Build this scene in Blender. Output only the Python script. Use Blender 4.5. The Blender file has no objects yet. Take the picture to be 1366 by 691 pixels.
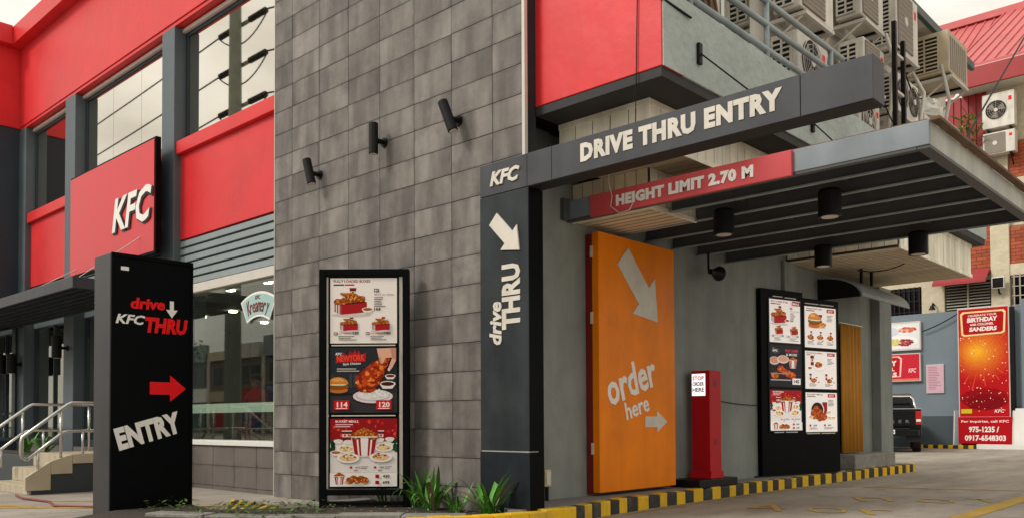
import bpy, bmesh, math, random
from mathutils import Vector, Matrix
R = math.radians
random.seed(11)
C = bpy.context.scene.collection
sc = bpy.context.scene

# ------------------------------------------------------------------ camera
cam = bpy.data.cameras.new('camera'); camo = bpy.data.objects.new('camera', cam); C.objects.link(camo)
cam.sensor_width = 36; cam.lens = 30.202; cam.shift_x = 0.0; cam.shift_y = 0.1360
cam.clip_start = 0.05; cam.clip_end = 2000
camo.location = (0, 0, 1.0)
camo.rotation_euler = (Matrix.Rotation(R(42.93), 3, 'Z') @ Matrix.Rotation(R(91.5), 3, 'X') @ Matrix.Rotation(R(-0.274), 3, 'Z')).to_euler()
sc.camera = camo
# ------------------------------------------------------------------ sky, sun, exposure
SUN = Vector((-0.34, -0.66, 0.60)).normalized()
w = bpy.data.worlds.new('World'); sc.world = w; w.use_nodes = True
nt = w.node_tree; nt.nodes.clear()
sky = nt.nodes.new('ShaderNodeTexSky'); sky.sky_type = 'NISHITA'; sky.sun_disc = False
sky.sun_elevation = math.asin(SUN.z); sky.sun_rotation = math.atan2(SUN.x, SUN.y)
sky.air_density = 1.0; sky.dust_density = 4.0; sky.ozone_density = 1.0
hsv = nt.nodes.new('ShaderNodeHueSaturation'); hsv.inputs['Saturation'].default_value = 0.25
tc = nt.nodes.new('ShaderNodeTexCoord'); mp = nt.nodes.new('ShaderNodeMapping'); mp.inputs['Scale'].default_value = (1, 1, 2.5)
ns = nt.nodes.new('ShaderNodeTexNoise'); ns.inputs['Scale'].default_value = 4.5; ns.inputs['Detail'].default_value = 6
rp = nt.nodes.new('ShaderNodeValToRGB')
rp.color_ramp.elements[0].position = 0.30; rp.color_ramp.elements[0].color = (5.6, 5.15, 4.3, 1)
rp.color_ramp.elements[1].position = 0.68; rp.color_ramp.elements[1].color = (9.6, 9.1, 8.1, 1)
mx = nt.nodes.new('ShaderNodeMix'); mx.data_type = 'RGBA'; mx.inputs['Factor'].default_value = 0.88
bg = nt.nodes.new('ShaderNodeBackground'); bg.inputs['Strength'].default_value = 0.108
wo = nt.nodes.new('ShaderNodeOutputWorld'); L = nt.links.new
L(sky.outputs[0], hsv.inputs['Color']); L(tc.outputs['Generated'], mp.inputs[0]); L(mp.outputs[0], ns.inputs['Vector'])
L(ns.outputs['Fac'], rp.inputs[0]); L(hsv.outputs[0], mx.inputs['A']); L(rp.outputs[0], mx.inputs['B'])
L(mx.outputs['Result'], bg.inputs['Color']); L(bg.outputs[0], wo.inputs[0])
sl = bpy.data.lights.new('sun', 'SUN'); sl.energy = 1.5; sl.angle = R(14); sl.color = (1.0, 0.95, 0.87)
so = bpy.data.objects.new('sun', sl); C.objects.link(so); so.rotation_euler = SUN.to_track_quat('Z', 'Y').to_euler(); so.location = (-10, -15, 25)
sc.view_settings.view_transform = 'Standard'; sc.view_settings.look = 'None'
sc.view_settings.exposure = 0.30; sc.view_settings.gamma = 1.0; sc.view_settings.use_curve_mapping = False
sc.cycles.use_denoising = True
sc.cycles.max_bounces = 8

# ------------------------------------------------------------------ materials
def lin(c):
    return tuple(((x / 255) / 12.92 if x / 255 <= .04045 else ((x / 255 + .055) / 1.055) ** 2.4) for x in c)
M = {}
def mat(name, col, rough=.6, var=.12, scale=3.0, bump=.0, bscale=30.0, metal=0.0, streak=0.0, objvar=0.0, spec=.5, dirt=0.0, dirtcol=(.03, .028, .025), coat=0.0, stretch=(1, 1, 1), edge=0.0, shuffle=False):
    m = bpy.data.materials.new(name); m.use_nodes = True; t = m.node_tree; N = t.nodes; k = t.links.new
    b = N['Principled BSDF']; b.inputs['Roughness'].default_value = rough; b.inputs['Metallic'].default_value = metal
    b.inputs['Specular IOR Level'].default_value = spec
    if coat: b.inputs['Coat Weight'].default_value = coat; b.inputs['Coat Roughness'].default_value = .08
    g = N.new('ShaderNodeNewGeometry'); mpg = N.new('ShaderNodeMapping'); mpg.inputs['Scale'].default_value = stretch
    k(g.outputs['Position'], mpg.inputs[0])
    n1 = N.new('ShaderNodeTexNoise'); n1.inputs['Scale'].default_value = scale; n1.inputs['Detail'].default_value = 10; n1.inputs['Roughness'].default_value = .66
    pos = g.outputs['Position']; pv = mpg.outputs[0]
    if shuffle:
        ois = N.new('ShaderNodeObjectInfo'); ms_ = N.new('ShaderNodeMath'); ms_.operation = 'MULTIPLY'; ms_.inputs[1].default_value = 37.0; k(ois.outputs['Random'], ms_.inputs[0])
        av = N.new('ShaderNodeVectorMath'); av.operation = 'ADD'; k(g.outputs['Position'], av.inputs[0]); k(ms_.outputs[0], av.inputs[1]); pos = av.outputs[0]; pv = pos
    k(pv, n1.inputs['Vector'])
    r = N.new('ShaderNodeMapRange'); r.inputs['From Min'].default_value = .3; r.inputs['From Max'].default_value = .7
    r.inputs['To Min'].default_value = 1 - var; r.inputs['To Max'].default_value = 1 + var
    k(n1.outputs['Fac'], r.inputs['Value'])
    val = r.outputs[0]
    def mul(a, bb):
        q = N.new('ShaderNodeMath'); q.operation = 'MULTIPLY'; k(a, q.inputs[0]); k(bb, q.inputs[1]); return q.outputs[0]
    if streak:
        ms = N.new('ShaderNodeMapping'); ms.inputs['Scale'].default_value = (4.2, 4.2, .7); k(pos, ms.inputs[0])
        n2 = N.new('ShaderNodeTexNoise'); n2.inputs['Scale'].default_value = 1.0; n2.inputs['Detail'].default_value = 5; k(ms.outputs[0], n2.inputs['Vector'])
        r2 = N.new('ShaderNodeMapRange'); r2.inputs['From Min'].default_value = .36; r2.inputs['From Max'].default_value = .64
        r2.inputs['To Min'].default_value = 1 - streak; r2.inputs['To Max'].default_value = 1 + streak; k(n2.outputs['Fac'], r2.inputs['Value'])
        val = mul(val, r2.outputs[0])
    if objvar:
        oi = N.new('ShaderNodeObjectInfo'); r3 = N.new('ShaderNodeMapRange')
        r3.inputs['To Min'].default_value = 1 - objvar; r3.inputs['To Max'].default_value = 1 + objvar; k(oi.outputs['Random'], r3.inputs['Value'])
        val = mul(val, r3.outputs[0])
    if edge:
        tcg = N.new('ShaderNodeTexCoord'); sx = N.new('ShaderNodeSeparateXYZ'); k(tcg.outputs['Generated'], sx.inputs[0]); outs = []
        for ax_, wd_ in (('X', .06), ('Z', .12)):
            pp = N.new('ShaderNodeMath'); pp.operation = 'PINGPONG'; pp.inputs[1].default_value = .5; k(sx.outputs[ax_], pp.inputs[0])
            n5 = N.new('ShaderNodeMath'); n5.operation = 'MULTIPLY_ADD'; n5.inputs[1].default_value = .35; n5.inputs[2].default_value = -.17; k(n1.outputs['Fac'], n5.inputs[0])
            ad = N.new('ShaderNodeMath'); ad.operation = 'ADD'; k(pp.outputs[0], ad.inputs[0]); k(n5.outputs[0], ad.inputs[1])
            re_ = N.new('ShaderNodeMapRange'); re_.interpolation_type = 'SMOOTHSTEP'; re_.inputs['From Max'].default_value = wd_; re_.inputs['To Min'].default_value = 1 - edge; re_.inputs['To Max'].default_value = 1; k(ad.outputs[0], re_.inputs['Value']); outs.append(re_.outputs[0])
        val = mul(val, mul(outs[0], outs[1]))
    vm = N.new('ShaderNodeVectorMath'); vm.operation = 'SCALE'; vm.inputs[0].default_value = col; k(val, vm.inputs['Scale'])
    out = vm.outputs[0]
    if dirt:
        n4 = N.new('ShaderNodeTexNoise'); n4.inputs['Scale'].default_value = 2.3; n4.inputs['Detail'].default_value = 9; n4.inputs['Roughness'].default_value = .7
        k(g.outputs['Position'], n4.inputs['Vector'])
        r4 = N.new('ShaderNodeMapRange'); r4.inputs['From Min'].default_value = .52; r4.inputs['From Max'].default_value = .74; r4.inputs['To Max'].default_value = dirt
        k(n4.outputs['Fac'], r4.inputs['Value'])
        mm = N.new('ShaderNodeMix'); mm.data_type = 'RGBA'; mm.inputs['B'].default_value = (*dirtcol, 1); k(r4.outputs[0], mm.inputs['Factor']); k(out, mm.inputs['A']); out = mm.outputs['Result']
    k(out, b.inputs['Base Color'])
    rr = N.new('ShaderNodeMapRange'); rr.inputs['To Min'].default_value = max(.02, rough - .1); rr.inputs['To Max'].default_value = min(1, rough + .1); k(n1.outputs['Fac'], rr.inputs['Value']); k(rr.outputs[0], b.inputs['Roughness'])
    if bump:
        n3 = N.new('ShaderNodeTexNoise'); n3.inputs['Scale'].default_value = bscale; n3.inputs['Detail'].default_value = 6; k(mpg.outputs[0], n3.inputs['Vector'])
        bp = N.new('ShaderNodeBump'); bp.inputs['Strength'].default_value = bump; bp.inputs['Distance'].default_value = .03; k(n3.outputs['Fac'], bp.inputs['Height']); k(bp.outputs[0], b.inputs['Normal'])
    M[name] = m; return m
def emis(name, col, s):
    m = bpy.data.materials.new(name); m.use_nodes = True; b = m.node_tree.nodes['Principled BSDF']
    b.inputs['Base Color'].default_value = (*col, 1); b.inputs['Emission Color'].default_value = (*col, 1); b.inputs['Emission Strength'].default_value = s; M[name] = m
def glass(name, tint, refl, rough=.015, rcol=(.9, .9, .86)):
    m = bpy.data.materials.new(name); m.use_nodes = True; t = m.node_tree; t.nodes.clear()
    o = t.nodes.new('ShaderNodeOutputMaterial'); a = t.nodes.new('ShaderNodeBsdfTransparent'); a.inputs[0].default_value = (*tint, 1)
    g = t.nodes.new('ShaderNodeBsdfGlossy'); g.inputs['Roughness'].default_value = rough; g.inputs[0].default_value = (*rcol, 1)
    lw = t.nodes.new('ShaderNodeLayerWeight'); f = t.nodes.new('ShaderNodeMath'); f.operation = 'POWER'; f.inputs[1].default_value = 4.0; t.links.new(lw.outputs['Facing'], f.inputs[0]); mr = t.nodes.new('ShaderNodeMapRange')
    mr.inputs['To Min'].default_value = refl; mr.inputs['To Max'].default_value = 1.0
    mxs = t.nodes.new('ShaderNodeMixShader'); t.links.new(f.outputs[0], mr.inputs['Value']); t.links.new(mr.outputs[0], mxs.inputs[0])
    t.links.new(a.outputs[0], mxs.inputs[1]); t.links.new(g.outputs[0], mxs.inputs[2]); t.links.new(mxs.outputs[0], o.inputs[0]); M[name] = m

mat('tile', (.172, .156, .144), .64, .30, 2.2, .12, 60, streak=.30, objvar=.13, dirt=.7, dirtcol=(.075, .068, .063), spec=.35, edge=.16, shuffle=True)
mat('tile_base', (.150, .128, .116), .6, .12, 2.0, .10, 60, streak=.08, objvar=.06, dirt=.3, dirtcol=(.08, .068, .062), edge=.15)
mat('grout', (.035, .032, .030), .9, .2, 8)
mat('pale_metal', (.62, .58, .53), .4, .08, 4)
mat('red_wall', (.70, .028, .032), .40, .12, .9, .30, 2.6, dirt=.4, dirtcol=(.52, .020, .022), spec=.4)
mat('charcoal', (.026, .033, .038), .5, .3, 1.5, .03, 25, streak=.2, dirt=.5, dirtcol=(.050, .056, .056), spec=.22)
mat('beam_grey', (.056, .060, .070), .5, .2, 2, .02, 20, dirt=.45, dirtcol=(.030, .030, .032), spec=.3, streak=.1)
mat('base_navy', (.014, .019, .025), .45, .3, 2, .02, 20, streak=.15, dirt=.4, dirtcol=(.03, .034, .036), spec=.2)
mat('seam', (.012, .012, .014), .6, .1)
mat('blue_grey', (.085, .112, .130), .5, .12, 1.5, .05, 20, dirt=.15)
mat('navy_grey', (.030, .042, .056), .5, .12, 1.5, .03, 20, spec=.3)
mat('louver', (.24, .29, .30), .45, .10, 2, .02, 20, dirt=.15, dirtcol=(.13, .15, .15))
mat('drive_wall', (.245, .265, .252), .72, .16, .8, .14, 10, dirt=.45, dirtcol=(.155, .165, .155), spec=.25, streak=.08)
mat('upstand', (.40, .455, .44), .7, .14, 1.6, .9, 9, dirt=.45, dirtcol=(.24, .27, .255))
mat('soffit_dark', (.022, .022, .024), .7, .15, 2)
mat('canopy_steel', (.085, .088, .092), .5, .15, 2, dirt=.25, dirtcol=(.05, .05, .05), spec=.3)
mat('canopy_fascia', (.21, .245, .275), .4, .14, 2, dirt=.3, dirtcol=(.13, .15, .165), streak=.08)
mat('canopy_side', (.42, .42, .38), .6, .14, 2, streak=.15, dirt=.3, dirtcol=(.2, .18, .15))
mat('rust', (.15, .085, .05), .85, .4, 6, .2, 40)
mat('cream_board', (.86, .81, .67), .6, .12, 1.5, .06, 20, streak=.18, objvar=.06, dirt=.35, dirtcol=(.48, .40, .28), spec=.3)
mat('cream_soffit', (.80, .68, .50), .65, .12, 1.5, .06, 20, objvar=.08, dirt=.32, dirtcol=(.48, .37, .25), spec=.25)
mat('orange', (.90, .235, .001), .42, .10, 1.0, .06, 3, dirt=.4, dirtcol=(.62, .12, .004), spec=.18, streak=.05)
mat('dark_red', (.20, .008, .006), .5, .1, 2)
mat('post_red', (.50, .008, .014), .42, .08, 2, spec=.2)
mat('sign_red', (.66, .05, .062), .38, .06, 2, spec=.3)
mat('height_red', (.62, .08, .09), .45, .08, 2, dirt=.2, dirtcol=(.55, .15, .15), spec=.25)
mat('black', (.007, .007, .008), .45, .2, 3, spec=.2)
mat('sign_black', (.0035, .004, .005), .45, .15, 2, .01, 10, spec=.05)
mat('sign_side', (.035, .035, .04), .35, .2, 2, spec=.3)
mat('rubber', (.014, .014, .014), .75, .2, 6)
mat('letter', (.68, .645, .575), .5, .12, 5, dirt=.4, dirtcol=(.50, .46, .39), spec=.3)
mat('letter_white', (.88, .86, .82), .5, .06, 5)
mat('letter_red', (.86, .008, .010), .4, .06, 5, spec=.2)
mat('steel', (.60, .60, .58), .28, .1, 4, metal=.9)
mat('pipe_paint', (.30, .36, .38), .4, .15, 5, dirt=.2)
mat('white_paint', (.76, .75, .72), .5, .06, 4, dirt=.12, dirtcol=(.5, .48, .44))
mat('ac_white', (.64, .61, .55), .5, .14, 3, streak=.12, dirt=.5, dirtcol=(.38, .31, .22), objvar=.12)
mat('ac_beige', (.50, .42, .29), .5, .1, 3, dirt=.3, dirtcol=(.3, .24, .16))
mat('ac_guard', (.22, .19, .16), .6, .1, 3)
mat('upper_wall', (.60, .57, .52), .75, .12, 1.2, .1, 10, streak=.1, dirt=.3, dirtcol=(.4, .37, .32))
mat('teal', (.06, .10, .10), .5, .15, 3)
mat('concrete', (.35, .315, .27), .85, .32, .9, .2, 30, dirt=.75, dirtcol=(.15, .128, .105), stretch=(1.5, .4, 1))
mat('sidewalk', (.24, .235, .225), .85, .15, 1.5, .15, 40, dirt=.4, dirtcol=(.13, .12, .11))
mat('stone', (.26, .25, .225), .9, .25, 4, .5, 25, dirt=.5, dirtcol=(.09, .09, .06))
mat('soil', (.05, .04, .03), .95, .3, 12, .6, 40)
mat('paint_yellow', (.76, .46, .010), .6, .16, 3, .15, 40, dirt=.7, dirtcol=(.34, .24, .07), spec=.3)
mat('paint_black', (.020, .020, .020), .65, .3, 4, .15, 40, dirt=.7, dirtcol=(.14, .125, .10))
mat('road_yellow', (.52, .33, .05), .8, .2, 3, .1, 40, dirt=.75, dirtcol=(.22, .19, .14))
mat('stair_cream', (.50, .43, .31), .5, .12, 2, dirt=.25, dirtcol=(.3, .25, .18))
mat('planter_dark', (.035, .045, .050), .5, .2, 2)
mat('leaf', (.065, .225, .018), .45, .35, 6, objvar=.4, spec=.4)
mat('leaf_weed', (.07, .13, .03), .55, .5, 9, spec=.3)
mat('leaf_dry', (.22, .17, .09), .7, .3, 9)
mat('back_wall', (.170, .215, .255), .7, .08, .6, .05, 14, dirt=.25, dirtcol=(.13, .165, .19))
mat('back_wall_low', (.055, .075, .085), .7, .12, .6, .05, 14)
mat('stucco', (.62, .55, .40), .9, .12, 3, .8, 7, dirt=.15, dirtcol=(.45, .38, .26))
mat('brick', (.38, .085, .035), .8, .2, 3, .1, 30, objvar=.2)
mat('mortar', (.30, .16, .10), .9, .2, 5)
mat('red_roof', (.58, .14, .14), .5, .12, 1.2, .05, 10, dirt=.3, dirtcol=(.66, .27, .26), spec=.3)
mat('red_fascia', (.34, .012, .014), .4, .1, 2)
mat('awning_red', (.34, .035, .04), .6, .1, 2)
mat('shutter', (.42, .38, .30), .6, .1, 3)
mat('dark_glass', (.006, .007, .008), .1, .1, 3, spec=.25)
mat('curtain', (.50, .21, .015), .7, .12, 2)
mat('interior', (.20, .21, .18), .8, .1, 1)
mat('interior_dark', (.03, .034, .03), .8, .1, 1)
mat('interior_green', (.02, .07, .05), .7, .1, 1)
mat('interior_blue', (.03, .06, .18), .6, .1, 1)
mat('table_top', (.62, .64, .56), .4, .05, 2)
mat('frosted', (.72, .78, .72), .5, .05, 2)
mat('truck_paint', (.006, .007, .009), .25, .1, 1, spec=.35)
mat('chrome', (.75, .75, .76), .15, .05, 2, metal=1.0)
mat('tail_red', (.50, .01, .01), .2, .05, 2, coat=.5)
mat('pot', (.50, .42, .32), .8, .12, 3)
mat('gold', (.60, .48, .24), .35, .2, 5, metal=.4)
mat('pole', (.17, .19, .155), .85, .15, 2)
mat('street_wall', (.16, .15, .13), .8, .2, .4)
mat('skin', (.30, .16, .10), .6, .05, 2)
mat('cloth_red', (.32, .02, .02), .8, .1, 3)
mat('cloth_dark', (.02, .022, .03), .8, .1, 3)
mat('plastic_sheet', (.75, .73, .68), .35, .1, 4, .4, 12)
mat('mint', (.36, .56, .55), .5, .05, 3)
mat('grille_dark', (.008, .008, .008), .8, .1, 3)
glass('mirror_glass', (.10, .13, .12), .80, rcol=(.92, .88, .80))
glass('shop_glass', (.80, .86, .82), .07)
glass('door_glass', (.35, .43, .39), .60)
emis('lamp_warm', (1.0, .88, .68), 22.0)
emis('sign_lit', (1.0, .95, .93), .9)
m = bpy.data.materials.new('ink'); m.use_nodes = True; b_ = m.node_tree.nodes['Principled BSDF']; at_ = m.node_tree.nodes.new('ShaderNodeAttribute'); at_.attribute_name = 'ink'
m.node_tree.links.new(at_.outputs['Color'], b_.inputs['Base Color']); b_.inputs['Roughness'].default_value = .4; b_.inputs['Specular IOR Level'].default_value = .15; M['ink'] = m
m2 = m.copy(); m2.name = 'ink_backlit'; M['ink_backlit'] = m2; b2_ = m2.node_tree.nodes['Principled BSDF']; m2.node_tree.links.new(m2.node_tree.nodes['Attribute'].outputs['Color'], b2_.inputs['Emission Color']); b2_.inputs['Emission Strength'].default_value = .35

# ------------------------------------------------------------------ mesh helpers
class MB:
    def __init__(s): s.v = []; s.f = []
    def add(s, vs, fs):
        n = len(s.v); s.v += [tuple(v) for v in vs]; s.f += [tuple(i + n for i in f) for f in fs]; return s
    def box(s, x0, x1, y0, y1, z0, z1):
        return s.add([(x0, y0, z0), (x1, y0, z0), (x1, y1, z0), (x0, y1, z0), (x0, y0, z1), (x1, y0, z1), (x1, y1, z1), (x0, y1, z1)],
                     [(0, 3, 2, 1), (4, 5, 6, 7), (0, 1, 5, 4), (1, 2, 6, 5), (2, 3, 7, 6), (3, 0, 4, 7)])
    def prism(s, poly, ax, a0, a1):
        # polygon in the two other axes (in xyz order), extruded along ax
        def P(p, a): return {'x': (a, p[0], p[1]), 'y': (p[0], a, p[1]), 'z': (p[0], p[1], a)}[ax]
        n = len(poly)
        return s.add([P(p, a0) for p in poly] + [P(p, a1) for p in poly],
                     [tuple(range(n))[::-1], tuple(range(n, 2 * n))] + [(i, (i + 1) % n, n + (i + 1) % n, n + i) for i in range(n)])
    def tube(s, pts, r, n=8, cap=True):
        pts = [Vector(p) for p in pts]; rings = []; prev = None
        for i, p in enumerate(pts):
            d = (pts[min(i + 1, len(pts) - 1)] - pts[max(i - 1, 0)]).normalized()
            if prev is None:
                a = d.cross(Vector((0, 0, 1)));
                if a.length < .05: a = d.cross(Vector((1, 0, 0)))
            else: a = prev - d * prev.dot(d)
            a.normalize(); prev = a; bb = d.cross(a)
            rr = r[i] if isinstance(r, (list, tuple)) else r
            rings.append([p + (a * math.cos(2 * math.pi * k / n) + bb * math.sin(2 * math.pi * k / n)) * rr for k in range(n)])
        vs = [q for g in rings for q in g]; fs = []
        for i in range(len(pts) - 1):
            for k in range(n): fs.append((i * n + k, i * n + (k + 1) % n, (i + 1) * n + (k + 1) % n, (i + 1) * n + k))
        if cap: fs += [tuple(range(n))[::-1], tuple(range((len(pts) - 1) * n, len(pts) * n))]
        return s.add(vs, fs)
    def lathe(s, prof, c, ax='z', n=20):
        vs = []; fs = []; c = Vector(c)
        for (r, t) in prof:
            for k in range(n):
                a = 2 * math.pi * k / n; q = (r * math.cos(a), r * math.sin(a), t)
                q = {'z': q, 'y': (q[0], q[2], q[1]), 'x': (q[2], q[0], q[1])}[ax]; vs.append(c + Vector(q))
        for i in range(len(prof) - 1):
            for k in range(n): fs.append((i * n + k, i * n + (k + 1) % n, (i + 1) * n + (k + 1) % n, (i + 1) * n + k))
        fs += [tuple(range(n))[::-1], tuple(range((len(prof) - 1) * n, len(prof) * n))]
        return s.add(vs, fs)
    def quad(s, *p): return s.add(p, [tuple(range(len(p)))])
    def ell(s, c, r, nu=14, nv=9):
        vs = []; fs = []
        for i in range(nv + 1):
            t = math.pi * i / nv
            for k in range(nu): a = 2 * math.pi * k / nu; vs.append((c[0] + r[0] * math.sin(t) * math.cos(a), c[1] + r[1] * math.sin(t) * math.sin(a), c[2] + r[2] * math.cos(t)))
        for i in range(nv):
            for k in range(nu): fs.append((i * nu + k, (i + 1) * nu + k, (i + 1) * nu + (k + 1) % nu, i * nu + (k + 1) % nu))
        return s.add(vs, fs)
ORG = {}
def root(o):
    while o.parent: o = o.parent
    return o
def mesh_of(name, mb, material, off=(0, 0, 0), smooth=False):
    me = bpy.data.meshes.new(name); ox, oy, oz = off
    me.from_pydata([(v[0] - ox, v[1] - oy, v[2] - oz) for v in mb.v], [], mb.f)
    bm = bmesh.new(); bm.from_mesh(me); bmesh.ops.recalc_face_normals(bm, faces=bm.faces); bm.to_mesh(me); bm.free()
    me.materials.append(M[material] if isinstance(material, str) else material)
    if smooth:
        for p in me.polygons: p.use_smooth = True
    return me
def part(name, mb, material, parent, bevel=0, smooth=False, label=None):
    off = ORG.get(root(parent).name, (0, 0, 0))
    o = bpy.data.objects.new(name, mesh_of(name, mb, material, off, smooth)); C.objects.link(o); o.parent = parent
    if bevel: bv = o.modifiers.new('bevel', 'BEVEL'); bv.width = bevel; bv.segments = 2; bv.limit_method = 'ANGLE'
    if label: o['label'] = label
    return o
def tag(o, label=None, cat=None, group=None, kind=None):
    if label: o['label'] = label
    if cat: o['category'] = cat
    if group: o['group'] = group
    if kind: o['kind'] = kind
    return o
def thing(name, label, cat, loc=(0, 0, 0), rz=0, world=False, group=None):
    o = bpy.data.objects.new(name, None); C.objects.link(o); o.location = loc; o.rotation_euler = (0, 0, R(rz)); o.empty_display_size = .2
    if world: ORG[o.name] = tuple(loc)
    return tag(o, label, cat, group)
def solo(name, mb, material, label=None, cat=None, group=None, kind=None, bevel=0, smooth=False):
    xs = [v[0] for v in mb.v]; ys = [v[1] for v in mb.v]; zs = [v[2] for v in mb.v]
    loc = ((min(xs) + max(xs)) / 2, (min(ys) + max(ys)) / 2, min(zs))
    o = bpy.data.objects.new(name, mesh_of(name, mb, material, loc, smooth)); C.objects.link(o); o.location = loc
    if bevel: bv = o.modifiers.new('bevel', 'BEVEL'); bv.width = bevel; bv.segments = 2; bv.limit_method = 'ANGLE'
    return tag(o, label, cat, group, kind)
FX = (Vector((1, 0, 0)), Vector((0, 0, 1)), Vector((0, -1, 0)))     # a face that looks towards -y
PX = (Vector((0, 1, 0)), Vector((0, 0, 1)), Vector((1, 0, 0)))      # a face that looks towards +x
GR = (Vector((1, 0, 0)), Vector((0, 1, 0)), Vector((0, 0, 1)))      # flat on the ground
def text_mesh(body, bold=.02, extrude=0.0, shear=0.0, spacing=1.0, flat_res=2):
    c = bpy.data.curves.new('lettering', 'FONT'); c.body = body; c.offset = bold; c.extrude = extrude; c.shear = shear; c.space_character = spacing; c.resolution_u = flat_res
    o = bpy.data.objects.new('lettering', c); me = bpy.data.meshes.new_from_object(o); bpy.data.objects.remove(o); bpy.data.curves.remove(c); return me
def fit_text(body, w, h, depth=.0, **k):
    me = text_mesh(body, extrude=.5 if depth else 0, **k)
    xs = [v.co.x for v in me.vertices]; ys = [v.co.y for v in me.vertices]; x0, x1, y0, y1 = min(xs), max(xs), min(ys), max(ys)
    for v in me.vertices: v.co = ((v.co.x - x0) / (x1 - x0) * w, (v.co.y - y0) / (y1 - y0) * h, (v.co.z + .5) * depth)
    return me
def letters(parent, body, o, axes, w, h, depth, material, rot=0, name='lettering', **k):
    me = fit_text(body, w, h, depth, **k); off = Vector(ORG.get(root(parent).name, (0, 0, 0))); U, V, Nn = axes; ca, sa = math.cos(R(rot)), math.sin(R(rot))
    for v in me.vertices:
        a, b, c = v.co; v.co = Vector(o) - off + U * (a * ca - b * sa) + V * (a * sa + b * ca) + Nn * c
    me.materials.clear(); me.materials.append(M[material]); ob = bpy.data.objects.new(name, me); C.objects.link(ob); ob.parent = parent; return ob
def flat_shape(parent, poly, o, axes, depth, material, name):
    U, V, Nn = axes; mb = MB(); n = len(poly); vs = [Vector(o) + U * p[0] + V * p[1] for p in poly] + [Vector(o) + U * p[0] + V * p[1] + Nn * depth for p in poly]
    mb.add(vs, [tuple(range(n))[::-1], tuple(range(n, 2 * n))] + [(i, (i + 1) % n, n + (i + 1) % n, n + i) for i in range(n)])
    return part(name, mb, material, parent)
def arrow(L_, W, hl, hw, ang, cx=0, cy=0):
    p = [(0, -W / 2), (L_ - hl, -W / 2), (L_ - hl, -hw / 2), (L_, 0), (L_ - hl, hw / 2), (L_ - hl, W / 2), (0, W / 2)]
    ca, sa = math.cos(R(ang)), math.sin(R(ang)); p = [(x - L_ / 2, y) for x, y in p]
    return [(cx + x * ca - y * sa, cy + x * sa + y * ca) for x, y in p]
def copy_tree(o, parent=None):
    c = o.copy(); C.objects.link(c); c.parent = parent
    for ch in list(o.children): copy_tree(ch, c)
    return c
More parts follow.
